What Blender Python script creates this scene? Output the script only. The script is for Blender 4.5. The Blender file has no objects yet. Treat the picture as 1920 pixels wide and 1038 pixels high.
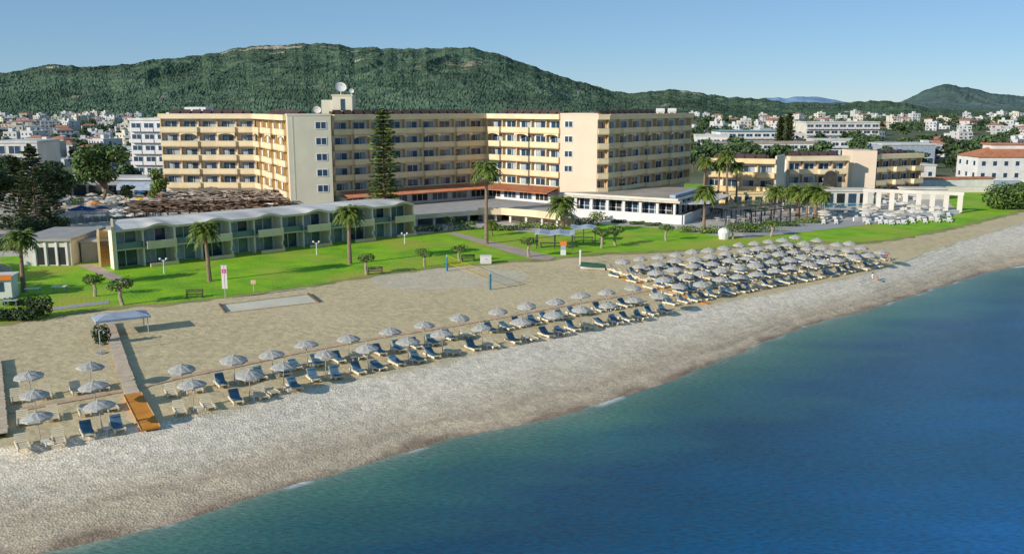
import bpy, math, random
import numpy as np
from mathutils import Vector, Matrix
random.seed(11); rng = np.random.default_rng(5)
S = bpy.context.scene
COL = S.collection
PI = math.pi
# ------------------------------------------------------------------ camera model
F = 1700.0; Y0 = 197.0; H = 24.0; PITCH = math.atan((519 - Y0) / F)
CP, SP = math.cos(PITCH), math.sin(PITCH)
def pix(px, py, z=2.0):
    """ground point seen at a pixel of the photograph, on level z"""
    x = (px - 960) / F; y = (519 - py) / F
    dy, dz = CP + y * SP, -SP + y * CP
    t = (z - H) / dz
    return (x * t, dy * t)
def atD(px, py, D):
    x = (px - 960) / F; y = (519 - py) / F
    dy, dz = CP + y * SP, -SP + y * CP
    t = D / dy
    return (x * t, D, H + dz * t)

cam_d = bpy.data.cameras.new('camera'); cam = bpy.data.objects.new('camera', cam_d); COL.objects.link(cam)
cam.location = (0, 0, H); cam.rotation_euler = (PI / 2 - PITCH, 0, 0)
cam_d.sensor_width = 36; cam_d.lens = F / 1920 * 36; cam_d.clip_end = 60000; cam_d.clip_start = 0.5
S.camera = cam
S.view_settings.view_transform = 'Standard'; S.view_settings.look = 'None'
S.view_settings.exposure = 0; S.view_settings.gamma = 1
# ------------------------------------------------------------------ light
EL, AZ = math.radians(21.5), math.radians(37.5)
tv = Vector((math.cos(AZ) * math.cos(EL), math.sin(AZ) * math.cos(EL), -math.sin(EL)))
sd = bpy.data.lights.new('sun', 'SUN'); sd.energy = 5.0; sd.angle = math.radians(0.5); sd.color = (1, 0.93, 0.82)
so = bpy.data.objects.new('sun', sd); COL.objects.link(so); so.rotation_euler = tv.to_track_quat('-Z', 'Y').to_euler()
so.location = (-100, -80, 120)
W = bpy.data.worlds.new('World'); S.world = W; W.use_nodes = True
nt = W.node_tree; nt.nodes.clear()
wo = nt.nodes.new('ShaderNodeOutputWorld'); bg = nt.nodes.new('ShaderNodeBackground'); sk = nt.nodes.new('ShaderNodeTexSky')
sk.sky_type = 'NISHITA'; sk.sun_disc = False; sk.sun_elevation = EL; sk.sun_rotation = math.atan2(-tv.x, -tv.y) % (2 * PI)
sk.air_density = 1.0; sk.dust_density = 0.0; sk.ozone_density = 4.0; sk.altitude = 2500
bg.inputs[1].default_value = 0.10
hz = nt.nodes.new('ShaderNodeMix'); hz.data_type = 'RGBA'; hz.inputs[0].default_value = 0.45; hz.inputs[7].default_value = (2.45, 4.55, 6.9, 1)   # solid sky blue mixed in to flatten the gradient
nt.links.new(sk.outputs[0], hz.inputs[6]); nt.links.new(hz.outputs[2], bg.inputs[0]); nt.links.new(bg.outputs[0], wo.inputs[0])
# ------------------------------------------------------------------ materials
def rgb(r, g, b):
    f = lambda c: (c / 255 / 12.92) if c <= 10 else ((c / 255 + 0.055) / 1.055) ** 2.4
    return (f(r), f(g), f(b))
MATS = {}
def mat(name, c, c2=None, scale=1.0, rough=0.85, bump=0.0, bscale=None, island=0.0, spec=0.3, detail=4, coord='Object', lo=0.35, hi=0.65, c3=None, s3=0.05, subs=0.0):
    if name in MATS: return MATS[name]
    m = bpy.data.materials.new(name); m.use_nodes = True; MATS[name] = m
    t = m.node_tree; n = t.nodes; L = t.links; b = n['Principled BSDF']
    b.inputs['Roughness'].default_value = rough; b.inputs['Specular IOR Level'].default_value = spec
    tc = n.new('ShaderNodeTexCoord')
    src = None
    if c2 is None: c2 = tuple(v * 0.86 for v in c)
    no = n.new('ShaderNodeTexNoise'); no.inputs['Scale'].default_value = scale; no.inputs['Detail'].default_value = detail
    geo = n.new('ShaderNodeNewGeometry')
    L.new(geo.outputs['Position'] if coord == 'World' else tc.outputs['Object'], no.inputs['Vector'])
    mr = n.new('ShaderNodeMapRange'); mr.inputs[1].default_value = lo; mr.inputs[2].default_value = hi
    L.new(no.outputs['Fac'], mr.inputs[0])
    mx = n.new('ShaderNodeMix'); mx.data_type = 'RGBA'
    mx.inputs[6].default_value = (*c, 1); mx.inputs[7].default_value = (*c2, 1)
    L.new(mr.outputs[0], mx.inputs[0]); src = mx.outputs[2]
    if c3 is not None:
        n3 = n.new('ShaderNodeTexNoise'); n3.inputs['Scale'].default_value = s3; n3.inputs['Detail'].default_value = 5
        L.new(geo.outputs['Position'], n3.inputs['Vector'])
        m3 = n.new('ShaderNodeMapRange'); m3.inputs[1].default_value = 0.48; m3.inputs[2].default_value = 0.66
        L.new(n3.outputs['Fac'], m3.inputs[0])
        x3 = n.new('ShaderNodeMix'); x3.data_type = 'RGBA'; x3.inputs[7].default_value = (*c3, 1)
        L.new(m3.outputs[0], x3.inputs[0]); L.new(src, x3.inputs[6]); src = x3.outputs[2]
    if island:
        hs = n.new('ShaderNodeHueSaturation'); m2 = n.new('ShaderNodeMapRange')
        m2.inputs[3].default_value = 1 - island; m2.inputs[4].default_value = 1 + island
        L.new(geo.outputs['Random Per Island'], m2.inputs[0]); L.new(m2.outputs[0], hs.inputs['Value'])
        L.new(src, hs.inputs['Color']); src = hs.outputs[0]
    L.new(src, b.inputs['Base Color'])
    if bump:
        nb = n.new('ShaderNodeTexNoise'); nb.inputs['Scale'].default_value = bscale or scale * 4; nb.inputs['Detail'].default_value = 5
        L.new(geo.outputs['Position'] if coord == 'World' else tc.outputs['Object'], nb.inputs['Vector'])
        bp = n.new('ShaderNodeBump'); bp.inputs['Strength'].default_value = bump; bp.inputs['Distance'].default_value = 0.1
        L.new(nb.outputs['Fac'], bp.inputs['Height']); L.new(bp.outputs[0], b.inputs['Normal'])
    return m
M_cream = mat('cream_render', (0.77, 0.645, 0.42), (0.69, 0.575, 0.37), 0.35, c3=(0.64, 0.52, 0.33), s3=0.22)
M_yellow = mat('yellow_render', (0.78, 0.61, 0.34), (0.70, 0.54, 0.29), 0.5)
M_tan = mat('tan_render', (0.64, 0.46, 0.27), (0.55, 0.40, 0.23), 0.6)
M_grwall = mat('end_wall_render', (0.64, 0.60, 0.46), (0.58, 0.54, 0.42), 0.3)
M_pinkwall = mat('pale_end_wall_render', (0.79, 0.63, 0.47), (0.74, 0.59, 0.44), 0.3)
M_white = mat('white_paint', (0.70, 0.69, 0.66), (0.60, 0.59, 0.57), 0.5)
M_offwhite = mat('off_white_render', (0.66, 0.62, 0.54), (0.55, 0.52, 0.46), 0.3)
M_recess = mat('loggia_wall', (0.84, 0.79, 0.70), (0.74, 0.70, 0.62), 0.4)
M_glass = mat('window_glass', (0.02, 0.045, 0.085), (0.035, 0.075, 0.12), 0.5, rough=0.12, spec=0.6)
M_glassb = mat('green_glass', (0.09, 0.16, 0.17), (0.14, 0.23, 0.23), 0.4, rough=0.15, spec=0.6)
M_dark = mat('dark_opening', (0.012, 0.014, 0.016), (0.025, 0.025, 0.025), 0.7, rough=0.6)
M_curtain = mat('curtain_cloth', (0.45, 0.50, 0.52), (0.32, 0.37, 0.40), 2.0)
M_frame = mat('white_frame', (0.75, 0.75, 0.74), rough=0.5)
M_memb = mat('white_roof_coat', (0.66, 0.64, 0.60), (0.52, 0.51, 0.49), 0.25, c3=(0.42, 0.41, 0.39), s3=0.12)
M_gravel = mat('roof_gravel', (0.40, 0.34, 0.27), (0.30, 0.26, 0.21), 0.3, c3=(0.46, 0.40, 0.32), s3=0.1)
M_tile = mat('terracotta_tiles', (0.52, 0.19, 0.085), (0.38, 0.135, 0.065), 0.9, c3=(0.44, 0.22, 0.13), s3=0.3)
M_darktile = mat('dark_roof_tiles', (0.10, 0.055, 0.05), (0.06, 0.04, 0.04), 0.8)
M_conc = mat('concrete', (0.38, 0.36, 0.33), (0.30, 0.29, 0.27), 0.6)
M_grey = mat('grey_metal', (0.30, 0.32, 0.35), rough=0.5)
M_dkgrey = mat('dark_grey_metal', (0.06, 0.065, 0.075), rough=0.5)
M_steel = mat('galvanised_pole', (0.45, 0.46, 0.47), rough=0.4)
M_canopy = mat('grey_parasol_cloth', (0.47, 0.455, 0.41), (0.34, 0.335, 0.31), 3.0, rough=0.9, bump=0.5, bscale=14)
M_pole = mat('parasol_pole', (0.42, 0.36, 0.28), rough=0.6)
M_lfr = mat('cream_plastic', (0.78, 0.68, 0.48), (0.68, 0.58, 0.40), 2.0, rough=0.55)
M_blue = mat('blue_cushion', (0.12, 0.225, 0.31), (0.085, 0.17, 0.245), 3.0)
M_bluegrey = mat('blue_grey_canvas', (0.36, 0.42, 0.50), (0.27, 0.32, 0.40), 1.0)
M_wood = mat('weathered_boards', (0.66, 0.52, 0.37), (0.52, 0.41, 0.29), 1.5, bump=0.3, bscale=8)
M_wood2 = mat('pinkish_boards', (0.60, 0.42, 0.27), (0.46, 0.32, 0.21), 1.2)
M_mat = mat('orange_matting', (0.66, 0.27, 0.035), (0.52, 0.20, 0.03), 1.5)
M_timber = mat('dark_timber', (0.14, 0.10, 0.065), (0.08, 0.06, 0.04), 2.0)
M_bark = mat('tree_bark', (0.20, 0.145, 0.095), (0.12, 0.085, 0.06), 3.0, bump=0.4)
M_palmbark = mat('palm_bark', (0.30, 0.21, 0.14), (0.18, 0.125, 0.085), 4.0, bump=0.6, bscale=9)
M_paleb = mat('pale_bark', (0.42, 0.34, 0.25), (0.28, 0.22, 0.16), 4.0)
M_frond = mat('palm_fronds', (0.15, 0.20, 0.035), (0.08, 0.125, 0.02), 0.9, island=0.45, rough=0.6)
M_deadfr = mat('dry_fronds', (0.34, 0.24, 0.10), (0.22, 0.15, 0.07), 0.9, island=0.3)
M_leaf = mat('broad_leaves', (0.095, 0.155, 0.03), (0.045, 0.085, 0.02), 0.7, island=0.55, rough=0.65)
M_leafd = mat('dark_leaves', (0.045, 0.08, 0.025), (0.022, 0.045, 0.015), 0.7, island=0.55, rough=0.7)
M_leafy = mat('young_leaves', (0.17, 0.24, 0.035), (0.09, 0.15, 0.025), 0.8, island=0.5, rough=0.65)
M_pine = mat('pine_needles', (0.10, 0.14, 0.04), (0.055, 0.085, 0.026), 0.6, island=0.5, rough=0.75)
M_leafh = mat('haze_tinted_leaves', (0.075, 0.125, 0.045), (0.04, 0.075, 0.03), 0.2, island=0.5, rough=0.75)  # greens dulled to imitate distance haze
M_pool = mat('pool_water', (0.04, 0.30, 0.38), (0.05, 0.38, 0.46), 0.5, rough=0.08, spec=0.5)
M_poolb = mat('blue_pool_water', (0.03, 0.12, 0.24), (0.06, 0.20, 0.32), 0.6, rough=0.08, spec=0.5)
M_red = mat('red_cloth', (0.60, 0.04, 0.04)); M_yel = mat('yellow_cloth', (0.75, 0.50, 0.05))
M_azure = mat('azure_cloth', (0.08, 0.30, 0.60)); M_dkblue = mat('deep_blue_paint', (0.02, 0.07, 0.26))
M_orange = mat('orange_cloth', (0.75, 0.22, 0.04)); M_pink = mat('magenta_print', (0.62, 0.08, 0.32))
M_skin = mat('skin', (0.50, 0.28, 0.18)); M_hair = mat('dark_hair', (0.03, 0.02, 0.015))
M_thatch = mat('brown_thatch', (0.38, 0.25, 0.165), (0.17, 0.105, 0.07), 0.8, bump=0.8, bscale=5, island=0.35)
M_thatchp = mat('pale_thatch', (0.60, 0.49, 0.40), (0.40, 0.31, 0.25), 0.8, island=0.3)
M_green = mat('dark_green_tarp', (0.03, 0.09, 0.055), (0.02, 0.06, 0.04), 1.5)
M_stone = mat('pale_stone', (0.62, 0.56, 0.46), (0.46, 0.41, 0.33), 1.2, bump=0.4)
M_teal = mat('teal_post_pad', (0.05, 0.20, 0.30))
# ------------------------------------------------------------------ mesh helper
class MB:
    def __init__(s): s.v = []; s.f = []; s.m = []
    def quad(s, a, b, c, d, m=0):
        i = len(s.v); s.v += [tuple(a), tuple(b), tuple(c), tuple(d)]; s.f.append((i, i + 1, i + 2, i + 3)); s.m.append(m); return s
    def poly(s, pts, m=0):
        i = len(s.v); s.v += [tuple(p) for p in pts]; s.f.append(tuple(range(i, i + len(pts)))); s.m.append(m); return s
    def box(s, x0, x1, y0, y1, z0, z1, m=0):
        i = len(s.v)
        s.v += [(x0, y0, z0), (x1, y0, z0), (x1, y1, z0), (x0, y1, z0), (x0, y0, z1), (x1, y0, z1), (x1, y1, z1), (x0, y1, z1)]
        for f in ((0, 3, 2, 1), (4, 5, 6, 7), (0, 1, 5, 4), (1, 2, 6, 5), (2, 3, 7, 6), (3, 0, 4, 7)):
            s.f.append(tuple(i + k for k in f)); s.m.append(m)
        return s
    def prism(s, pts, z0, z1, m=0, mtop=None):
        """pts counter-clockwise (x,y); z0/z1 numbers"""
        n = len(pts); i = len(s.v)
        s.v += [(p[0], p[1], z0) for p in pts] + [(p[0], p[1], z1) for p in pts]
        s.f.append(tuple(i + n - 1 - k for k in range(n))); s.m.append(m)
        s.f.append(tuple(i + n + k for k in range(n))); s.m.append(m if mtop is None else mtop)
        for k in range(n):
            j = (k + 1) % n; s.f.append((i + k, i + j, i + n + j, i + n + k)); s.m.append(m)
        return s
    def tube(s, pts, radii, n=7, m=0, cap=True):
        rings = []
        for k, p in enumerate(pts):
            p = Vector(p)
            d = (Vector(pts[min(k + 1, len(pts) - 1)]) - Vector(pts[max(k - 1, 0)])).normalized()
            a = d.orthogonal().normalized() if abs(d.z) < 0.9 else Vector((1, 0, 0)).cross(d).normalized()
            b = d.cross(a); r = radii[k] if hasattr(radii, '__len__') else radii
            i = len(s.v)
            for q in range(n):
                w = 2 * PI * q / n; s.v.append(tuple(p + a * (r * math.cos(w)) + b * (r * math.sin(w))))
            rings.append(i)
        for k in range(len(rings) - 1):
            for q in range(n):
                q2 = (q + 1) % n
                s.f.append((rings[k] + q, rings[k] + q2, rings[k + 1] + q2, rings[k + 1] + q)); s.m.append(m)
        if cap:
            s.f.append(tuple(rings[0] + n - 1 - q for q in range(n))); s.m.append(m)
            s.f.append(tuple(rings[-1] + q for q in range(n))); s.m.append(m)
        return s
    def dome(s, c, r, squash=1.0, n=12, rows=5, m=0, full=False):
        i0 = len(s.v); lo = -PI / 2 if full else 0
        for k in range(rows + 1):
            a = lo + (PI / 2 - lo) * k / rows
            for q in range(n):
                w = 2 * PI * q / n
                s.v.append((c[0] + r * math.cos(a) * math.cos(w), c[1] + r * math.cos(a) * math.sin(w), c[2] + r * squash * math.sin(a)))
        for k in range(rows):
            for q in range(n):
                q2 = (q + 1) % n
                s.f.append((i0 + k * n + q, i0 + k * n + q2, i0 + (k + 1) * n + q2, i0 + (k + 1) * n + q)); s.m.append(m)
        return s
    def mesh(s, name, mats):
        me = bpy.data.meshes.new(name); me.from_pydata(s.v, [], s.f); 
        for m in (mats if isinstance(mats, (list, tuple)) else [mats]): me.materials.append(m)
        me.polygons.foreach_set('material_index', s.m); me.update(); return me
    def build(s, name, mats, parent=None, loc=(0, 0, 0), rz=0.0, smooth=False):
        me = s.mesh(name, mats)
        if smooth: me.polygons.foreach_set('use_smooth', [True] * len(me.polygons))
        return put(name, me, parent, loc, rz)
def put(name, me, parent=None, loc=(0, 0, 0), rz=0.0, sc=None):
    o = bpy.data.objects.new(name, me); COL.objects.link(o); o.parent = parent; o.location = loc; o.rotation_euler = (0, 0, rz)
    if sc is not None: o.scale = sc if hasattr(sc, '__len__') else (sc, sc, sc)
    return o
def tag(o, label, cat, group=None):
    o['label'] = label; o['category'] = cat
    if group: o['group'] = group
    return o
def thing(name, label, cat, loc=(0, 0, 0), rz=0.0, group=None, sc=None):
    return tag(put(name, None, None, loc, rz, sc), label, cat, group)
def struct(o): o['kind'] = 'structure'; return o
def copy_tree(o, parent=None, kids=None):
    c = o.copy(); COL.objects.link(c); c.parent = parent
    for ch in list(o.children): copy_tree(ch, c)
    return c
ORD = ['first', 'second', 'third', 'fourth', 'fifth', 'sixth', 'seventh', 'eighth', 'ninth', 'tenth', 'eleventh', 'twelfth', 'thirteenth', 'fourteenth', 'fifteenth', 'sixteenth', 'seventeenth', 'eighteenth', 'nineteenth', 'twentieth', 'twenty-first', 'twenty-second', 'twenty-third', 'twenty-fourth']
def ordl(i, n):
    """position words from the nearer end of a row of n"""
    if i == 0: return 'leftmost'
    if i == n - 1: return 'rightmost'
    if i <= n - 1 - i: return ORD[i] + ' from the left'
    return ORD[n - 1 - i] + ' from the right'
# ------------------------------------------------------------------ numpy noise
def vnoise(x, y, seed=0):
    r = np.random.default_rng(seed).random((256, 256))
    xi = np.floor(x).astype(int); yi = np.floor(y).astype(int); fx = x - xi; fy = y - yi
    fx = fx * fx * (3 - 2 * fx); fy = fy * fy * (3 - 2 * fy)
    g = lambda a, b: r[a % 256, b % 256]
    return (g(xi, yi) * (1 - fx) + g(xi + 1, yi) * fx) * (1 - fy) + (g(xi, yi + 1) * (1 - fx) + g(xi + 1, yi + 1) * fx) * fy
def fbm(x, y, oct=4, seed=0):
    t = 0; a = 0.5
    for k in range(oct): t = t + a * (vnoise(x * 2 ** k, y * 2 ** k, seed + k) - 0.5); a *= 0.5
    return t
def grid_mesh(name, X, Y, Z, m, attrs=None, smooth=True):
    r, c = X.shape
    co = np.stack([X, Y, Z], -1).reshape(-1, 3)
    idx = np.arange(r * c).reshape(r, c)
    q = np.stack([idx[:-1, :-1], idx[:-1, 1:], idx[1:, 1:], idx[1:, :-1]], -1).reshape(-1, 4)
    me = bpy.data.meshes.new(name); me.from_pydata(co.tolist(), [], q.tolist()); me.materials.append(m)
    if attrs:
        for k, a in attrs.items():
            at = me.attributes.new(k, 'FLOAT', 'POINT'); at.data.foreach_set('value', a.reshape(-1).astype(np.float32))
    me.polygons.foreach_set('use_smooth', [smooth] * len(me.polygons)); me.update()
    return put(name, me)
def resample(pts, n):
    p = np.array(pts, float); d = np.r_[0, np.cumsum(np.hypot(*np.diff(p, axis=0).T))]
    t = np.linspace(0, d[-1], n); return np.stack([np.interp(t, d, p[:, 0]), np.interp(t, d, p[:, 1])], -1)
def smooth_line(p, it):
    for _ in range(it): p[1:-1] = 0.25 * p[:-2] + 0.5 * p[1:-1] + 0.25 * p[2:]
    return p
# ================================================================== SETTING
def gz(D): return 2.0 + max(0.0, D - 260) * 8.0 / 840.0
shore_px = [(100, 1038), (180, 1020), (330, 980), (500, 925), (620, 888), (720, 858), (860, 820), (960, 802), (1060, 780), (1130, 758), (1200, 735), (1280, 708), (1350, 680), (1430, 645), (1500, 612), (1580, 592), (1650, 574), (1740, 545), (1840, 511), (1920, 498)]
peb_px = [(-200, 848), (0, 838), (100, 826), (300, 792), (480, 749), (640, 712), (800, 682), (1000, 635), (1200, 595), (1330, 570), (1480, 543), (1600, 518), (1700, 487), (1800, 452), (1920, 416)]
shore = [(-75, 14), (-45, 33)] + [pix(x, y, 0) for x, y in shore_px] + [(100, 146), (180, 190), (400, 300), (1200, 680), (4000, 2000)]
shore = smooth_line(resample(shore[:-3], 420), 5); shore = np.vstack([shore, [(400, 300), (1200, 680), (4000, 2000)]])
peb = [(-110, 22), (-60, 43)] + [pix(x, y, 2) for x, y in peb_px] + [(120, 187), (190, 232), (400, 342)]
peb = resample(peb[:-1], 420); peb = np.vstack([peb, [(400, 342), (1195, 722), (3990, 2040)]])
# wobble of the water's edge
wob = fbm(np.arange(len(shore)) / 26.0, np.zeros(len(shore)), 3, 91) * 1.6; wob += fbm(np.arange(len(shore)) / 5.0, np.zeros(len(shore)), 3, 17) * 0.7; wob[-3:] = 0
OUT = np.array([0.56, -0.83])
shw = shore + OUT * wob[:, None]
# beach strip
ts = np.linspace(0, 1, 60); ts = np.r_[ts, 1.06, 1.12, 1.25, 1.5]
BX = []; BY = []; BZ = []; BT = []
for t in ts:
    line = peb + (shw - peb) * min(t, 1) + OUT * max(0, t - 1) * 14
    z = 2.03 - 2.0 * t if t <= 1 else -(t - 1) * 3.0 + 0.03
    u = np.arange(len(line)) * 0.45
    zz = z + fbm(u * 0.5, np.full(len(line), t * 30), 3, 3) * (0.25 if 0.02 < t <= 1 else 0) + 0.10 * np.exp(-((t - 0.80) / 0.03) ** 2) 
    BX.append(line[:, 0]); BY.append(line[:, 1]); BZ.append(np.full(len(line), 1.0) * zz); BT.append(np.full(len(line), t))
def beach_mat():
    m = bpy.data.materials.new('pebbles'); m.use_nodes = True; t = m.node_tree; n = t.nodes; L = t.links; b = n['Principled BSDF']
    b.inputs['Roughness'].default_value = 0.85; b.inputs['Specular IOR Level'].default_value = 0.3
    at = n.new('ShaderNodeAttribute'); at.attribute_name = 'sea'; geo = n.new('ShaderNodeNewGeometry')
    big = n.new('ShaderNodeTexNoise'); big.inputs['Scale'].default_value = 0.22; big.inputs['Detail'].default_value = 5
    L.new(geo.outputs['Position'], big.inputs['Vector'])
    a1 = n.new('ShaderNodeMath'); a1.operation = 'MULTIPLY_ADD'; a1.inputs[1].default_value = 0.34; L.new(big.outputs['Fac'], a1.inputs[0]); L.new(at.outputs['Fac'], a1.inputs[2])
    s1 = n.new('ShaderNodeMath'); s1.operation = 'SUBTRACT'; s1.inputs[1].default_value = 0.17; L.new(a1.outputs[0], s1.inputs[0])
    cr = n.new('ShaderNodeValToRGB'); L.new(s1.outputs[0], cr.inputs[0]); e = cr.color_ramp.elements
    e[0].position = 0; e[0].color = (*rgb(205, 192, 160), 1); e[1].position = 1; e[1].color = (*rgb(150, 130, 108), 1)
    for p, c in ((0.06, rgb(226, 214, 192)), (0.34, rgb(226, 213, 190)), (0.54, rgb(213, 199, 174)), (0.70, rgb(203, 186, 160)), (0.77, rgb(190, 172, 146)), (0.86, rgb(202, 184, 156)), (0.95, rgb(182, 163, 138))):
        k = e.new(p); k.color = (*c, 1)
    vo = n.new('ShaderNodeTexVoronoi'); vo.inputs['Scale'].default_value = 6.5; L.new(geo.outputs['Position'], vo.inputs['Vector'])
    vo2 = n.new('ShaderNodeTexVoronoi'); vo2.inputs['Scale'].default_value = 1.6; L.new(geo.outputs['Position'], vo2.inputs['Vector'])
    sp = n.new('ShaderNodeSeparateColor'); L.new(vo.outputs['Color'], sp.inputs[0])
    sp2 = n.new('ShaderNodeSeparateColor'); L.new(vo2.outputs['Color'], sp2.inputs[0])
    mr = n.new('ShaderNodeMapRange'); mr.inputs[3].default_value = 0.74; mr.inputs[4].default_value = 1.16; L.new(sp.outputs[0], mr.inputs[0])
    mr2 = n.new('ShaderNodeMapRange'); mr2.inputs[3].default_value = 0.86; mr2.inputs[4].default_value = 1.08; L.new(sp2.outputs[0], mr2.inputs[0])
    mm = n.new('ShaderNodeMath'); mm.operation = 'MULTIPLY'; L.new(mr.outputs[0], mm.inputs[0]); L.new(mr2.outputs[0], mm.inputs[1])
    hs = n.new('ShaderNodeHueSaturation'); L.new(cr.outputs[0], hs.inputs['Color']); L.new(mm.outputs[0], hs.inputs['Value'])
    L.new(hs.outputs[0], b.inputs['Base Color'])
    ad = n.new('ShaderNodeMath'); ad.operation = 'MULTIPLY_ADD'; ad.inputs[1].default_value = 2.0
    bn = n.new('ShaderNodeTexNoise'); bn.inputs['Scale'].default_value = 1.1; bn.inputs['Detail'].default_value = 6; L.new(geo.outputs['Position'], bn.inputs['Vector'])
    L.new(bn.outputs['Fac'], ad.inputs[0]); L.new(vo.outputs['Distance'], ad.inputs[2])
    bp = n.new('ShaderNodeBump'); bp.inputs['Strength'].default_value = 0.45; bp.inputs['Distance'].default_value = 0.08
    L.new(ad.outputs[0], bp.inputs['Height']); L.new(bp.outputs[0], b.inputs['Normal'])
    return m
struct(grid_mesh('beach', np.array(BX), np.array(BY), np.array(BZ), beach_mat(), {'sea': np.array(BT)}))
# sea
offs = [-6, -3, -1.5, 0, 0.3, 0.6, 1, 1.5, 2.2, 3, 4, 5.5, 7.5, 10, 14, 20, 30, 45, 70, 120, 250, 700, 2500, 9000]
SX = []; SY = []; SA = []
for o in offs:
    SX.append(shw[:, 0] + OUT[0] * o); SY.append(shw[:, 1] + OUT[1] * o); SA.append(np.full(len(shw), max(o, 0.0)))
def sea_mat():
    m = bpy.data.materials.new('sea_water'); m.use_nodes = True; t = m.node_tree; n = t.nodes; L = t.links; b = n['Principled BSDF']
    b.inputs['Roughness'].default_value = 0.2; b.inputs['Specular IOR Level'].default_value = 0.19
    at = n.new('ShaderNodeAttribute'); at.attribute_name = 'shore'; geo = n.new('ShaderNodeNewGeometry')
    mp = n.new('ShaderNodeMapping'); mp.inputs['Rotation'].default_value = (0, 0, math.radians(-34)); mp.inputs['Scale'].default_value = (0.05, 0.16, 0.1)
    L.new(geo.outputs['Position'], mp.inputs['Vector'])
    no = n.new('ShaderNodeTexNoise'); no.inputs['Scale'].default_value = 1.0; no.inputs['Detail'].default_value = 4; L.new(mp.outputs[0], no.inputs['Vector'])
    # distance with noise, log scaled
    lg = n.new('ShaderNodeMath'); lg.operation = 'ADD'; lg.inputs[1].default_value = 1.0; L.new(at.outputs['Fac'], lg.inputs[0])
    l2 = n.new('ShaderNodeMath'); l2.operation = 'LOGARITHM'; l2.inputs[1].default_value = 100; L.new(lg.outputs[0], l2.inputs[0])
    ma = n.new('ShaderNodeMath'); ma.operation = 'MULTIPLY_ADD'; ma.inputs[1].default_value = 0.36; L.new(no.outputs['Fac'], ma.inputs[0]); L.new(l2.outputs[0], ma.inputs[2])
    sb = n.new('ShaderNodeMath'); sb.operation = 'SUBTRACT'; sb.inputs[1].default_value = 0.18; L.new(ma.outputs[0], sb.inputs[0])
    cr = n.new('ShaderNodeValToRGB'); L.new(sb.outputs[0], cr.inputs[0]); e = cr.color_ramp.elements
    e[0].position = 0.0; e[0].color = (*rgb(138, 150, 132), 1); e[1].position = 1.0; e[1].color = (*rgb(0, 124, 206), 1)
    for p, c in ((0.14, rgb(96, 128, 116)), (0.28, rgb(70, 118, 106)), (0.42, rgb(42, 98, 102)), (0.56, rgb(14, 74, 102)), (0.68, rgb(4, 80, 116)), (0.77, rgb(0, 86, 134)), (0.87, rgb(0, 104, 168))):
        k = e.new(p); k.color = (*c, 1)
    # broad patches
    p2 = n.new('ShaderNodeTexNoise'); p2.inputs['Scale'].default_value = 0.045; p2.inputs['Detail'].default_value = 3; L.new(geo.outputs['Position'], p2.inputs['Vector'])
    m2 = n.new('ShaderNodeMapRange'); m2.inputs[1].default_value = 0.3; m2.inputs[2].default_value = 0.7; m2.inputs[3].default_value = 0.8; m2.inputs[4].default_value = 1.2; L.new(p2.outputs['Fac'], m2.inputs[0])
    # ripple light and dark painted into the colour, plus bump
    mq = n.new('ShaderNodeMapping'); mq.inputs['Rotation'].default_value = (0, 0, math.radians(-38)); mq.inputs['Scale'].default_value = (2.0, 4.6, 1); L.new(geo.outputs['Position'], mq.inputs['Vector'])
    rp = n.new('ShaderNodeTexNoise'); rp.inputs['Scale'].default_value = 1.0; rp.inputs['Detail'].default_value = 6; rp.inputs['Roughness'].default_value = 0.6; L.new(mq.outputs[0], rp.inputs['Vector'])
    m3 = n.new('ShaderNodeMapRange'); m3.inputs[1].default_value = 0.3; m3.inputs[2].default_value = 0.7; m3.inputs[3].default_value = 0.66; m3.inputs[4].default_value = 1.34; L.new(rp.outputs['Fac'], m3.inputs[0])
    mm = n.new('ShaderNodeMath'); mm.operation = 'MULTIPLY'; L.new(m2.outputs[0], mm.inputs[0]); L.new(m3.outputs[0], mm.inputs[1])
    hs = n.new('ShaderNodeHueSaturation'); L.new(cr.outputs[0], hs.inputs['Color']); L.new(mm.outputs[0], hs.inputs['Value'])
    # foam at the edge
    fd = n.new('ShaderNodeMapRange'); fd.inputs[1].default_value = 0.15; fd.inputs[2].default_value = 0.75; fd.inputs[3].default_value = 1; fd.inputs[4].default_value = 0; L.new(at.outputs['Fac'], fd.inputs[0])
    fn = n.new('ShaderNodeTexNoise'); fn.inputs['Scale'].default_value = 0.16; fn.inputs['Detail'].default_value = 5; L.new(geo.outputs['Position'], fn.inputs['Vector'])
    fr = n.new('ShaderNodeMapRange'); fr.inputs[1].default_value = 0.54; fr.inputs[2].default_value = 0.66; L.new(fn.outputs['Fac'], fr.inputs[0])
    fm = n.new('ShaderNodeMath'); fm.operation = 'MULTIPLY'; L.new(fd.outputs[0], fm.inputs[0]); L.new(fr.outputs[0], fm.inputs[1])
    fx = n.new('ShaderNodeMix'); fx.data_type = 'RGBA'; fx.inputs[7].default_value = (0.75, 0.78, 0.78, 1); L.new(fm.outputs[0], fx.inputs[0]); L.new(hs.outputs[0], fx.inputs[6])
    L.new(fx.outputs[2], b.inputs['Base Color'])
    bp = n.new('ShaderNodeBump'); bp.inputs['Strength'].default_value = 0.5; bp.inputs['Distance'].default_value = 0.2
    L.new(rp.outputs['Fac'], bp.inputs['Height']); L.new(bp.outputs[0], b.inputs['Normal'])
    return m
struct(grid_mesh('sea', np.array(SX), np.array(SY), np.zeros((len(offs), len(shw))), sea_mat(), {'shore': np.array(SA)}))
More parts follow.
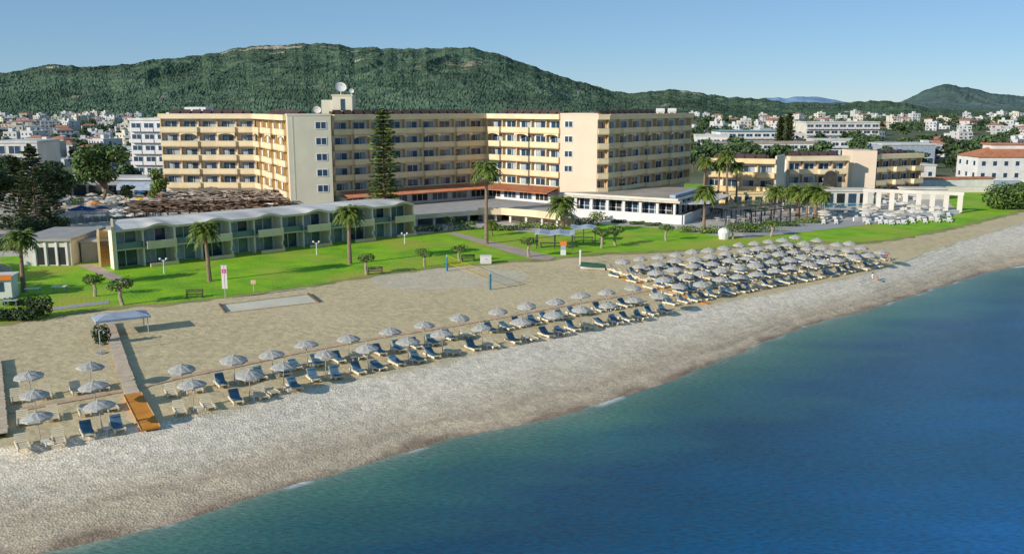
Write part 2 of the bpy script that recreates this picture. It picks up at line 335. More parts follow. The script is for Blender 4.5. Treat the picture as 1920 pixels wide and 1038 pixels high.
# inland ground to the hills
M_sand = mat('sand', (0.62, 0.50, 0.285), (0.475, 0.385, 0.225), 0.9, rough=0.95, coord='World', bump=1.0, bscale=1.6, c3=(0.60, 0.49, 0.295), s3=0.06, detail=8)
M_court = mat('pale_grey_sand', (0.66, 0.60, 0.46), (0.58, 0.53, 0.41), 0.4, rough=0.95, coord='World', bump=0.4, bscale=2)
M_lawn = mat('grass_lawn', (0.265, 0.49, 0.010), (0.155, 0.35, 0.010), 0.30, rough=0.9, coord='World', bump=0.8, bscale=3.0, c3=(0.36, 0.385, 0.045), s3=0.085, detail=8)
M_dryg = mat('dry_grass', (0.36, 0.30, 0.13), (0.27, 0.25, 0.08), 0.5, rough=0.95, coord='World', bump=0.6, bscale=3, c3=(0.17, 0.22, 0.05), s3=0.2)
M_pave = mat('pale_paving', (0.55, 0.50, 0.43), (0.46, 0.42, 0.36), 0.35, coord='World', c3=(0.40, 0.36, 0.31), s3=0.15)
M_path = mat('path_paving', (0.46, 0.36, 0.29), (0.38, 0.30, 0.24), 0.5, coord='World')
M_pathg = mat('grey_paving', (0.40, 0.39, 0.37), (0.33, 0.32, 0.31), 0.5, coord='World')
M_land = mat('dry_land', (0.15, 0.155, 0.085), (0.09, 0.11, 0.05), 0.03, rough=0.95, coord='World', c3=(0.07, 0.10, 0.04), s3=0.012)
e_ = np.array([0.60, -0.80]) * -1
back = peb + e_ * 16
gx = []; gy = []; gzv = []
Dl = [260, 400, 700, 1100, 1800, 4000, 12000]
rows = [back] + [None] * len(Dl)
gxr = [np.clip(back[:, 0], -3000, 380)]; gyr = [np.minimum(back[:, 1], 255)]; gzr = [np.full(len(back), 1.96)]
for D in Dl:
    xs = np.linspace(-0.95, 1.15, len(back)) * D if D > 260 else np.interp(np.linspace(0, 1, len(back)), [0, 1], [-260, 400])
    gxr.append(xs); gyr.append(np.full(len(back), float(D))); gzr.append(np.full(len(back), (gz(min(D, 1100)) - 0.04)))
struct(grid_mesh('ground', np.array(gxr), np.array(gyr), np.array(gzr), M_land))
def sheet(name, pts, m, z=2.0, n=None):
    o = MB().poly([(p[0], p[1], z) for p in pts]).build(name, m); return struct(o)
def pxs(l, z=2.0): return [pix(x, y, z) for x, y in l]
# sand: from the pebble line inland
k = [i for i in range(len(peb) - 3)]
sandl = peb[:len(peb) - 3:3]
inl = sandl + np.array([-0.6, 0.8]) * np.clip(48 - np.maximum(0, (sandl[:, 0] - 5)) * 0.5, 9, 48)[:, None]
sx = np.stack([sandl[:, 0] + 0.1, inl[:, 0]]); sy = np.stack([sandl[:, 1] - 0.1, inl[:, 1]])
struct(grid_mesh('sand', sx, sy, np.full(sx.shape, 2.0), M_sand))
lawn_edge = [(-60, 612), (0, 607), (100, 594), (185, 576), (270, 572), (420, 556), (545, 540), (690, 516), (830, 498), (930, 490), (1040, 484), (1080, 478), (1140, 473), (1250, 470), (1330, 466), (1420, 458), (1490, 452), (1600, 455), (1680, 447), (1740, 436), (1830, 416), (1905, 397), (1960, 380)]
def lawn_poly(edge, top, jitter=0.25, z=2.02):
    e = np.array([pix(x, y) for x, y in edge]); e = resample(e, 160); e = smooth_line(e, 2)
    e += (rng.random(e.shape) - 0.5) * jitter * 2
    return [tuple(p) for p in e] + top
dry = lawn_poly([(x, y + 4.5) for x, y in lawn_edge], [(170, 260), (90, 258), (-60, 258), (-110, 190), (-90, 110)], 0.6, 2.012)
sheet('lawn_margin', dry, M_dryg, 2.012)
sheet('lawn', lawn_poly(lawn_edge, [(170, 258), (90, 256), (-60, 256), (-108, 188), (-88, 108)], 0.5), M_lawn, 2.024)
_c = smooth_line(resample(pxs([(690, 520), (745, 508), (800, 503), (905, 500), (1000, 512), (985, 528), (900, 538), (830, 543), (760, 546), (700, 532), (690, 520)]), 60), 6)
sheet('court', [tuple(p) for p in _c + (rng.random(_c.shape) - .5) * .7], mat('raked_sand', (0.60, 0.52, 0.37), (0.51, 0.44, 0.31), 0.8, rough=0.95, coord='World', bump=0.8, bscale=2, detail=8), 2.008)
# terraces and paths
sheet('hotel_terrace', pxs([(770, 441), (850, 432), (900, 428), (1000, 436), (1090, 418), (1265, 429), (1290, 436), (1345, 442), (1400, 444), (1440, 436), (1500, 432), (1530, 425)]) + [(60, 215), (40, 250), (-70, 256), (-62, 170), (-40, 140)], M_pave, 2.036)
sheet('left_terrace', [(-78, 131), (-58, 138), (-40, 160), (-50, 200), (-75, 254), (-150, 254), (-150, 160)], M_pave, 2.032)
sheet('path', pxs([(838, 438), (853, 436), (1042, 482), (1030, 488), (1000, 487)]), M_path, 2.048)
sheet('path', pxs([(140, 495), (178, 495), (250, 530), (225, 533)]), M_path, 2.048)
sheet('path', pxs([(90, 583), (95, 577), (205, 563), (205, 569)]), M_pathg, 2.048)
sheet('path', pxs([(1395, 447), (1500, 436), (1660, 417), (1800, 402), (1800, 397), (1600, 412), (1490, 420), (1440, 428), (1392, 438)]), M_pathg, 2.044)
sheet('pool_terrace', pxs([(1455, 425), (1640, 413), (1797, 400), (1760, 355), (1600, 352), (1500, 352), (1400, 372), (1395, 400)]), M_pave, 2.040)
# ------------------------------------------------------------------ hills
def hill_mat(name, cA, cB, cC, sc):  # distance haze is baked into the colours passed in
    m = bpy.data.materials.new(name); m.use_nodes = True; t = m.node_tree; n = t.nodes; L = t.links; b = n['Principled BSDF']
    b.inputs['Roughness'].default_value = 1; b.inputs['Specular IOR Level'].default_value = 0
    geo = n.new('ShaderNodeNewGeometry')
    vo = n.new('ShaderNodeTexVoronoi'); vo.inputs['Scale'].default_value = sc; L.new(geo.outputs['Position'], vo.inputs['Vector'])
    sp = n.new('ShaderNodeSeparateColor'); L.new(vo.outputs['Color'], sp.inputs[0])
    mx = n.new('ShaderNodeMix'); mx.data_type = 'RGBA'; mx.inputs[6].default_value = (*cA, 1); mx.inputs[7].default_value = (*cB, 1)
    L.new(sp.outputs[0], mx.inputs[0])
    no = n.new('ShaderNodeTexNoise'); no.inputs['Scale'].default_value = sc * 0.22; no.inputs['Detail'].default_value = 8; L.new(geo.outputs['Position'], no.inputs['Vector'])
    at = n.new('ShaderNodeAttribute'); at.attribute_name = 'bare'
    ad = n.new('ShaderNodeMath'); ad.operation = 'ADD'; L.new(no.outputs['Fac'], ad.inputs[0]); L.new(at.outputs['Fac'], ad.inputs[1])
    mr = n.new('ShaderNodeMapRange'); mr.inputs[1].default_value = 0.66; mr.inputs[2].default_value = 0.74; L.new(ad.outputs[0], mr.inputs[0])
    m2 = n.new('ShaderNodeMix'); m2.data_type = 'RGBA'; m2.inputs[7].default_value = (*cC, 1); L.new(mr.outputs[0], m2.inputs[0]); L.new(mx.outputs[2], m2.inputs[6])
    lg = n.new('ShaderNodeTexNoise'); lg.inputs['Scale'].default_value = sc * 0.075; lg.inputs['Detail'].default_value = 6; lg.inputs['Roughness'].default_value = .65; L.new(geo.outputs['Position'], lg.inputs['Vector'])
    lm = n.new('ShaderNodeMapRange'); lm.inputs[1].default_value = 0.32; lm.inputs[2].default_value = 0.68; lm.inputs[3].default_value = 0.62; lm.inputs[4].default_value = 1.32; L.new(lg.outputs['Fac'], lm.inputs[0])  # broad tone patches imitate light and shade on the folds
    lh = n.new('ShaderNodeHueSaturation'); L.new(lm.outputs[0], lh.inputs['Value']); L.new(m2.outputs[2], lh.inputs['Color'])
    L.new(lh.outputs[0], b.inputs['Base Color'])
    return m
def hill(name, sil, D0, D1, m, z0=9.0, nx=700, ny=110, px0=-500, px1=2500, trees=2.6, relief=48, bare=None):
    px = np.linspace(px0, px1, nx); sx_, sy_ = zip(*sil)
    top = np.interp(px, sx_, sy_); k = np.ones(9) / 9; top = np.convolve(np.pad(top, 4, 'edge'), k, 'valid') + fbm(px / 26.0, px * 0, 5, 77) * 9
    tt = np.linspace(0, 1.35, ny)
    s = (px - 960) / F / CP
    X = np.zeros((ny, nx)); Y = np.zeros((ny, nx)); Z = np.zeros((ny, nx))
    yy = (519 - top) / F; zc = H + D1 * (-SP + yy * CP) / (CP + yy * SP)
    zc = np.maximum(zc, z0 + 1)
    for j, t in enumerate(tt):
        D = D0 + (D1 - D0) * t
        Y[j] = D; X[j] = s * D
        tc_ = min(t, 1.0)
        prof = tc_ ** 0.85 if t <= 1 else 1 - (t - 1) * 0.9
        Z[j] = z0 + (zc - z0) * prof
        env = math.sin(PI * tc_) if t <= 1 else 0
        Z[j] += fbm(X[j] / 210.0, Y[j] / 320.0, 5, 21) * relief * env * np.minimum(1, (zc - z0) / 60)
        Z[j] += (0.25 - np.abs(fbm(X[j] / 95.0 + fbm(X[j] / 60.0, Y[j] / 60.0, 2, 4) * .8, Y[j] / 420.0, 4, 55))) * relief * 0.9 * env ** 1.5 * np.minimum(1, (zc - z0) / 60)
    Z += (np.abs(fbm(X / 15.0, Y / 18.0, 3, 33)) * 2 + (rng.random(Z.shape) - 0.5) * 0.5) * trees
    Z[0] = z0 - 2
    A = np.zeros(Z.shape)
    if bare is not None: A = bare(px[None, :], tt[:, None], X, Y)
    return struct(grid_mesh(name, X, Y, Z, m, {'bare': A}, smooth=False))
main_sil = [(-500, 150), (-100, 142), (0, 140), (60, 138), (85, 131), (110, 124), (150, 121), (190, 127), (235, 133), (270, 127), (300, 121), (370, 111), (440, 98), (480, 91), (540, 85), (590, 82), (640, 85), (690, 91), (740, 90), (800, 92), (850, 90), (900, 93), (930, 100), (960, 112), (1020, 133), (1080, 157), (1140, 174), (1190, 177), (1240, 169), (1280, 173), (1320, 180), (1380, 186), (1440, 191), (1520, 193), (1600, 190), (1680, 194), (1720, 205), (1780, 213), (2100, 217), (2500, 217)]
def bare_main(px, t, X, Y):
    n_ = fbm(X / 40.0, Y / 60.0, 4, 8)
    a = 0.19 * np.exp(-((px - 530) / 95) ** 2) * np.exp(-((t - 0.90) / 0.07) ** 2)
    a = a + 0.13 * np.exp(-((px - 1090) / 60) ** 2) * np.exp(-((t - 0.72) / 0.15) ** 2) + 0.11 * np.exp(-((px - 1290) / 70) ** 2) * np.exp(-((t - 0.6) / 0.2) ** 2)
    a = a + 0.22 * np.exp(-((px - 130) / 16) ** 2) * np.exp(-((t - 0.72) / 0.03) ** 2) + 0.08 * np.exp(-((px - 700) / 60) ** 2) * np.exp(-((t - 0.75) / 0.1) ** 2)
    return a + n_ * 0.30 - 0.015
M_hill = hill_mat('forest_hill', (0.052, 0.090, 0.064), (0.118, 0.170, 0.102), (0.44, 0.37, 0.28), 0.075)
hill('hill', main_sil, 1120, 2300, M_hill, bare=bare_main, nx=1300, ny=170, trees=2.9)
far_sil = [(1400, 205), (1560, 200), (1620, 196), (1665, 192), (1690, 177), (1705, 167), (1718, 162), (1745, 160), (1770, 164), (1800, 170), (1850, 179), (1920, 186), (2050, 192), (2500, 198)]
M_hill2 = hill_mat('haze_tinted_hill', (0.085, 0.135, 0.125), (0.115, 0.165, 0.145), (0.30, 0.27, 0.23), 0.03)  # blue haze tint put into the greens
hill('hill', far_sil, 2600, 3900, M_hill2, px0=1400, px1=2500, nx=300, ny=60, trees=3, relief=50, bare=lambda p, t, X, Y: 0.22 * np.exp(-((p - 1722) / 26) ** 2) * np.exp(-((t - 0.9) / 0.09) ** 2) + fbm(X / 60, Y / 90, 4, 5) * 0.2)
M_hill3 = hill_mat('haze_tinted_ridge', (0.20, 0.32, 0.46), (0.22, 0.34, 0.48), (0.25, 0.36, 0.48), 0.01)  # ridge blue is haze put into the base colour
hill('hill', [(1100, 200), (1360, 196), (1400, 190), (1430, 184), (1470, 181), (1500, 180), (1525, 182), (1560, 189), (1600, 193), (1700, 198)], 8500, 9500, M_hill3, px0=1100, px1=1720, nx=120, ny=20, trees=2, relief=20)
# ================================================================== PLANTS
def rv(): 
    v = rng.normal(size=3); return Vector(v / np.linalg.norm(v))
def leaf_cloud(mb, blobs, n, size, m=0, flat=0.0, shell=0.55):
    """many small leaf faces through the volume of several blobs (centre, radii)"""
    wts = np.array([b[1][0] * b[1][1] * b[1][2] for b in blobs]) ** 0.7; wts = wts / wts.sum()
    for bi in rng.choice(len(blobs), n, p=wts):
        c, r = blobs[bi]; d = rv(); q = shell + (1 - shell) * random.random()
        p = Vector((c[0] + d.x * r[0] * q, c[1] + d.y * r[1] * q, c[2] + d.z * r[2] * q))
        nrm = (d + rv() * 0.8); nrm.z += flat; nrm.normalize()
        a = nrm.orthogonal().normalized(); a.rotate(Matrix.Rotation(random.random() * 6.28, 3, nrm)); b = nrm.cross(a)
        s1 = size * random.uniform(0.6, 1.35); s2 = s1 * random.uniform(0.5, 0.9)
        mb.quad(p - a * s1, p + b * s2 * .8 - a * .1 * s1, p + a * s1, p - b * s2 * .8, m)
def limb(mb, p0, p1, r0, r1, n=6, bend=0.12, m=0):
    p0, p1 = Vector(p0), Vector(p1); mid = (p0 + p1) / 2 + rv() * (p1 - p0).length * bend
    mb.tube([p0, mid, p1], [r0, (r0 + r1) / 2, r1], n, m)
def broadleaf_parts(h, cr, n, size, trunk_frac=0.35, nb=9, squash=0.8, flat=0.3):
    tr = MB(); th = h * trunk_frac
    top = Vector((random.uniform(-.1, .1) * h, random.uniform(-.1, .1) * h, th))
    tr.tube([(0, 0, -.3), top * 0.5 + rv() * 0.03 * h, top], [0.035 * h, 0.028 * h, 0.024 * h], 7)
    blobs = []
    for k in range(nb):
        a = 2 * PI * k / nb + random.uniform(-.4, .4); rr = cr * random.uniform(0.25, 0.75); z = th + (h - th) * random.uniform(0.2, 0.8)
        c = (rr * math.cos(a), rr * math.sin(a), z); r = cr * random.uniform(0.32, 0.52)
        blobs.append((c, (r, r, r * squash)))
        if k % 2 == 0: limb(tr, top * 0.9, c, 0.016 * h, 0.006 * h)
    blobs.append(((0, 0, h - cr * 0.45), (cr * 0.5, cr * 0.5, cr * 0.45)))
    cw = MB(); leaf_cloud(cw, blobs, n, size, flat=flat)
    return tr, cw
def conifer_parts(h, r, tiers, per, n_leaf, size, gap=0.12, droop=-0.05, expo=0.8):
    tr = MB(); tr.tube([(0, 0, -.3), (0, 0, h * .5), (0.1, 0, h)], [0.018 * h, 0.011 * h, 0.003 * h], 7)
    cw = MB()
    for k in range(tiers):
        f = k / (tiers - 1); z = h * (gap + (0.985 - gap) * f); rr = r * (1 - f) ** expo + 0.15
        for j in range(per):
            a = 2 * PI * (j + random.random() * .7) / per + k * .5; L = rr * random.uniform(.5, 1.2)
            e = Vector((math.cos(a) * L, math.sin(a) * L, z + droop * L + random.uniform(-.1, .1)))
            limb(tr, (0, 0, z), e, 0.05, 0.02, 4, .05)
            for q in range(n_leaf):
                t = random.uniform(.25, 1.05); p = Vector((0, 0, z)).lerp(e, t) + rv() * 0.22
                d = (e - Vector((0, 0, z))).normalized(); nrm = (Vector((0, 0, 1)) + rv() * .6).normalized(); b = nrm.cross(d).normalized()
                s = size * random.uniform(.6, 1.3)
                cw.quad(p - d * s, p + b * s * .6, p + d * s, p - b * s * .6)
    return tr, cw
def palm_parts(h, R, nfr, trunk_r=0.28, lean=0.4, droop=1.0, dead=8):
    tr = MB(); top = Vector((lean, 0, h))
    tr.tube([(0, 0, -.3), (0, 0, .25), (lean * .15, 0, h * .4), (lean * .55, 0, h * .75), top], [trunk_r * 1.6, trunk_r * 1.25, trunk_r, trunk_r * .85, trunk_r * .95], 9)
    cw = MB(); dd = MB()
    def frond(mb, a, up, L, w, dr):
        d = Vector((math.cos(a), math.sin(a), 0)); side = Vector((-d.y, d.x, 0)); pts = []
        n = 7
        for i in range(n + 1):
            t = i / n; pts.append(top + d * (L * (t - .12 * t * t * dr) * math.cos(up * (1 - .3 * t))) + Vector((0, 0, L * (math.sin(up) * t - .62 * dr * t * t))))
        for i in range(n):
            t = (i + .5) / n; ww = w * (1 - abs(t - .45) * 1.3) + .05
            p, q = pts[i], pts[i + 1]; ax = (q - p)
            for s in (-1, 1):
                dz = Vector((0, 0, -ww * .45))
                e1 = p.lerp(q, .15) + side * s * ww + ax * .7 + dz; e2 = p.lerp(q, .75) + side * s * ww * .9 + ax * .9 + dz
                mb.quad(p, p.lerp(q, .48), e1 + ax * .1, e1 - ax * .25)
                mb.quad(p.lerp(q, .5), q, e2 + ax * .1, e2 - ax * .25)
    for k in range(nfr):
        a = k * 2.39996 + random.uniform(-.2, .2); f = k / nfr
        frond(cw, a, 1.25 - 1.5 * f + random.uniform(-.12, .12), R * random.uniform(.85, 1.1), R * .2, droop * random.uniform(.8, 1.15))
    for k in range(dead):
        frond(dd, k * 2.4, -0.55 - .25 * random.random(), R * random.uniform(.5, .7), R * .16, .7)
    return tr, cw, dd
def topiary_parts(h, r):
    tr = MB(); cw = MB(); k = random.uniform(-.25, .25)
    tr.tube([(0, 0, -.2), (k, .1, h * .35), (k * .3, -.1, h * .75)], [0.2, 0.17, 0.13], 7)
    bl = []
    for j in range(4):
        a = j * 1.7 + random.random(); c = (r * .55 * math.cos(a) + k * .3, r * .55 * math.sin(a), h * random.uniform(.68, .86))
        tr.tube([(k * .5, 0, h * .5), c], [.1, .05], 5); bl.append((c, (r * .62, r * .62, r * .42)))
    leaf_cloud(cw, bl, 420, .13, flat=.3, shell=.7)
    return tr, cw
def plant_proto(parts, mats, names):
    out = []
    for p, m, n in zip(parts, mats, names):
        if p.f: out.append((n, p.mesh(n, m)))
    return out
def plant(name, proto, label, cat, loc, sc=1.0, rz=None, group=None):
    t = thing(name, label, cat, loc, random.random() * 6.28 if rz is None else rz, group, sc)
    for n, me in proto: put(n, me, t)
    return t
PAL = [plant_proto(palm_parts(8.2, 2.9, 64, .30, l, 1.0), (M_palmbark, M_frond, M_deadfr), ('trunk', 'crown', 'dry_fronds')) for l in (.25, -.35, .5)]
PALT = [plant_proto(palm_parts(11.5, 2.7, 58, .26, l, 1.1), (M_palmbark, M_frond, M_deadfr), ('trunk', 'crown', 'dry_fronds')) for l in (.5, -.3)]
PALS = [plant_proto(palm_parts(3.4, 2.4, 44, .24, l, .95, 3), (M_palmbark, M_frond, M_deadfr), ('trunk', 'crown', 'dry_fronds')) for l in (.1, -.15)]
TOP = [plant_proto(topiary_parts(2.7, 1.15), (M_paleb, M_leaf), ('trunk', 'crown')) for _ in range(3)]
BIG = [plant_proto(broadleaf_parts(14, 6.0, 4200, .42, .25, 16, .75), (M_bark, M_leaf), ('trunk', 'crown')), plant_proto(broadleaf_parts(12, 5.2, 3600, .38, .2, 14, .8), (M_bark, M_leafd), ('trunk', 'crown'))]
TWN = [plant_proto(broadleaf_parts(7, 3.4, 420, .55, .25, 7, .75), (M_bark, M_leafh), ('trunk', 'crown')) for _ in range(3)] + [plant_proto(broadleaf_parts(6, 3.6, 420, .55, .2, 8, .7), (M_bark, M_leafd), ('trunk', 'crown'))]
CYP = [plant_proto(conifer_parts(13, 2.0, 26, 9, 6, .5, .05, .5, .45), (M_bark, M_pine), ('trunk', 'crown'))]
g3 = lambda px, py, z=2.0: (*pix(px, py, z), z)
def palm(px, py, ph, proto, label, group, R=None):
    x, y = pix(px, py); D = y; hgt = None
    base_h = max(v.co.z for v in proto[0][1].vertices)
    # ph: height of the trunk top above the base in photo pixels
    hh = ph * (y * CP) / F * 1.03
    return plant('palm_tree', proto, label, 'palm tree', (x, y, 2.0), hh / base_h, None, group)
# bushes
def bush(px, py, w, h, label, m=None, n=500, s=.16, group=None, d=None):
    x, y = pix(px, py); mb = MB(); bl = []
    for k in range(max(3, int(w * 1.6))):
        bl.append((((k + .5) / max(3, int(w * 1.6)) * w - w / 2, random.uniform(-.25, .25), h * random.uniform(.4, .6)), (w * .25 + .3, d or max(.6, w * .22), h * .5)))
    leaf_cloud(mb, bl, n, s, flat=.3, shell=.6)
    o = mb.build('bush', m or M_leaf, None, (x, y, 2.0)); return tag(o, label, 'bush', group)
# palms on the lawn
palm(45, 548, 105, PAL[0], 'tall palm at the far left of the lawn in front of the low white annex', None)
palm(393, 527, 100, PAL[1], 'palm with a straight trunk on the lawn beside the tall pink flag', None)
palm(656, 495, 98, PAL[2], 'palm with a pale trunk base in the middle of the main lawn', None)
palm(922, 442, 24, PALS[0], 'short young palm at the foot of the tallest palm', None)
palm(912, 457, 143, PALT[0], 'tallest slender palm, its long trunk rising from the diagonal lawn path', None)
palm(1055, 428, 48, PALS[1], 'palm in front of the lit stone podium left of the glass dining hall', None)
palm(1319, 436, 78, PAL[0], 'palm with a bare trunk at the right corner of the glass dining hall', None)
for i, (x, y, p, l) in enumerate(((1318, 391, 88, 'leftmost of the tall palms behind the glass dining hall'), (1345, 390, 82, 'second from the left of the tall palms behind the glass dining hall'), (1362, 393, 100, 'tallest of the palms clustered behind the glass dining hall'), (1380, 391, 80, 'rightmost of the tall palms behind the glass dining hall'))):
    palm(x, y, p, PALT[i % 2], l, 'tall palms behind the dining hall')
for i, (x, y, p) in enumerate(((1452, 398, 40), (1478, 402, 44), (1495, 405, 46), (1512, 408, 50), (1528, 410, 50), (1541, 413, 48))):
    palm(x, y, p, PAL[i % 3] if i % 2 else PALS[i % 2], 'short palm along the pool edge, %s of its row of six' % ordl(i, 6), 'short palms along the pool edge')
# little trimmed trees
tops = [(178, 556, 1.0, 'small trimmed tree beside the brick path by the bungalow stairs'), (231, 572, 1.15, 'small trimmed tree just behind the blue-grey boardwalk pavilion'), (688, 515, 1.0, 'small trimmed tree with a bench beside it on the lawn edge'), (796, 500, .9, 'small trimmed tree left of the first teal volleyball post'), (862, 492, .95, 'small trimmed tree just left of the white box on the lawn'), (992, 482, 1.05, 'small trimmed tree where the diagonal path reaches the sand'), (1128, 465, 1.15, 'left tree of the pair just right of the grey canopies'), (1154, 460, 1.15, 'right tree of the pair just right of the grey canopies'), (1249, 452, 1.0, 'lone small trimmed tree on the lawn before the white plinth wall'), (1374, 448, 1.0, 'small trimmed tree beside the white tent'), (1445, 443, 1.1, 'small trimmed tree at the right end of the dark pergola'), (842, 433, .9, 'small trimmed tree against the dark ground floor of the podium')]
for i, (x, y, s, l) in enumerate(tops):
    plant('trimmed_tree', TOP[i % 3], l, 'small tree', (*pix(x, y), 2.0), s * 1.05, None, 'small trimmed trees along the lawn')
# big trees at left
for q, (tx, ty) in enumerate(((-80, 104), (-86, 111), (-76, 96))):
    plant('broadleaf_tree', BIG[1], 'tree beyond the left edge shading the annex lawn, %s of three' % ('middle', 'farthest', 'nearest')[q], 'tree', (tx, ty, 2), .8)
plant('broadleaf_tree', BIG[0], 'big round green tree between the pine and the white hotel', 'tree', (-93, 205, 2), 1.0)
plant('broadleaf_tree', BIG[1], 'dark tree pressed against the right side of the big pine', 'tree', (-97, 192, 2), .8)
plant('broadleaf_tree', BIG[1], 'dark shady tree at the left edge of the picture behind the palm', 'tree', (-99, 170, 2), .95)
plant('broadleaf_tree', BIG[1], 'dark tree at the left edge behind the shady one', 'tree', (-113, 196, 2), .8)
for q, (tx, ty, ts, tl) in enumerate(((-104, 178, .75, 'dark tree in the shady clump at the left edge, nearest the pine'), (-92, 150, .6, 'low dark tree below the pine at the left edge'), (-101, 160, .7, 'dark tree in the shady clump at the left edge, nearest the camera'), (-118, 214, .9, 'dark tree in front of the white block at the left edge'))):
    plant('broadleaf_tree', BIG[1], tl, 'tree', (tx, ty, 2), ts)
PINE2 = plant_proto(conifer_parts(12, 3.6, 18, 8, 24, .34, .1, .15, .5), (M_bark, M_pine), ('trunk', 'crown'))
for q, (tx, ty, ts, tl) in enumerate(((-97, 178, 1.0, 'dark pine behind the loose feathery pine, its left neighbour'), (-90, 176, .8, 'short dark pine right behind the loose feathery pine'))):
    plant('pine_tree', PINE2, tl, 'pine tree', (tx, ty, 2), ts)
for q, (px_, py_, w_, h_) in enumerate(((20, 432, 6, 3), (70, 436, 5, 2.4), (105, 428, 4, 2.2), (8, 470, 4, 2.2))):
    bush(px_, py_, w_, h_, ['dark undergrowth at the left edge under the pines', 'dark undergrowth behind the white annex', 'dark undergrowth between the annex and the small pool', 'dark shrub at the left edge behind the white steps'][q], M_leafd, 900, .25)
pinep = plant_proto(conifer_parts(15, 4.0, 24, 8, 17, .36, .1, .12, .55), (M_bark, M_pine), ('trunk', 'crown'))
plant('pine_tree', pinep, 'loose feathery pine tree left of the pool terrace', 'pine tree', (-86, 163, 2), 1.0)
norf = plant_proto(conifer_parts(21.5, 2.9, 30, 9, 34, .30, .07, .08, .30), (M_bark, mat('norfolk_needles', (0.20, 0.27, 0.055), (0.12, 0.175, 0.04), 0.6, island=0.5, rough=0.75)), ('trunk', 'crown'))
x, y = -22.5, 160
plant('norfolk_pine', norf, 'tall narrow tiered pine rising in front of the hotel facade', 'pine tree', (x, y, 2), 1.0)
yt = plant_proto(broadleaf_parts(9, 2.6, 1200, .3, .2, 8, 1.0), (M_bark, M_leafy), ('trunk', 'crown'))
plant('broadleaf_tree', yt, 'slim yellow-green tree at the left end of the main hotel', 'tree', (-75, 192, 2), 1.0)
bush(75, 594, 2.3, 2.3, 'round clipped bush at the right end of the dark hedge', M_leafd, 900)
o = bush(20, 600, 4.6, 1.3, 'dark low hedge at the lower left edge of the lawn', M_leafd, 1300); o.name = 'hedge'; o['category'] = 'hedge'
bush(36, 572, 3.0, .9, 'low leafy bush behind the hedge beside the palm foot', M_leaf, 600)
bush(1892, 392, 8.0, 5.5, 'large round bush on the green field at the right edge', M_leaf, 2600, .35, None, 3.2)
bush(1870, 385, 3.5, 2.5, 'smaller bush left of the large round bush', M_leaf, 600, .3)
bush(192, 646, .9, 1.9, 'upright dark bush beside the boardwalk behind the pavilion', M_leafd, 500)
bush(1430, 378, 5, 2.2, 'green bush between the yellow hotel block and the dark pergola', M_leafy, 700, .25)
for i, (x, y, w, h) in enumerate(((925, 432, 3, 1.2), (985, 428, 3, 1.4), (1120, 414, 2.6, 1.8), (1290, 436, 3, 1.3), (1400, 430, 3, 1.4), (1160, 418, 2.4, .7), (1195, 421, 2.4, .7), (1225, 424, 2.4, .7))):
    bush(x, y, w, h, ['low planting against the lit stone podium', 'leafy planting right of the slender palm on the podium front', 'round bush at the left end of the white plinth wall', 'bush at the foot of the dining hall corner', 'bush under the dark pergola', 'left grey-green shrub under the white plinth wall', 'middle grey-green shrub under the white plinth wall', 'right grey-green shrub under the white plinth wall'][i], M_leafy if i < 4 else M_leaf, 420, .17)
for i, (x, y, w, h, l) in enumerate(((800, 434, 5, 1.3, 'hedge plants at the dark ground floor right of the bungalow'), (868, 431, 4, 1.6, 'leafy shrubs at the start of the diagonal path'), (955, 432, 4, 1.0, 'low planting in the middle of the lit podium front'), (1030, 431, 4, 1.3, 'shrubs between the lit podium and the palm'), (1100, 424, 4, 1.6, 'shrubs at the left corner of the dining hall'), (1330, 438, 3, 1.5, 'shrub beside the corner palm of the dining hall'), (1385, 436, 5, 1.8, 'dense shrub in front of the dark pergola, left one'), (1425, 436, 5, 1.9, 'dense shrub in front of the dark pergola, right one'), (1470, 424, 5, 1.0, 'low hedge beside the cabanas, left one'), (1515, 418, 5, 1.0, 'low hedge beside the cabanas, right one'), (1560, 366, 6, 2.4, 'green shrubs before the middle yellow block'), (1625, 362, 5, 2.6, 'green shrubs below the sunlit end wall'), (1680, 366, 4, 1.6, 'shrubs behind the left part of the arcade'), (1410, 392, 6, 2.2, 'bright shrubs before the left yellow block'), (1345, 400, 4, 2.4, 'shrubs under the tall palms behind the dining hall'))):
    bush(x, y, w, h, l, M_leafy if i % 2 else M_leaf, 420, .19)
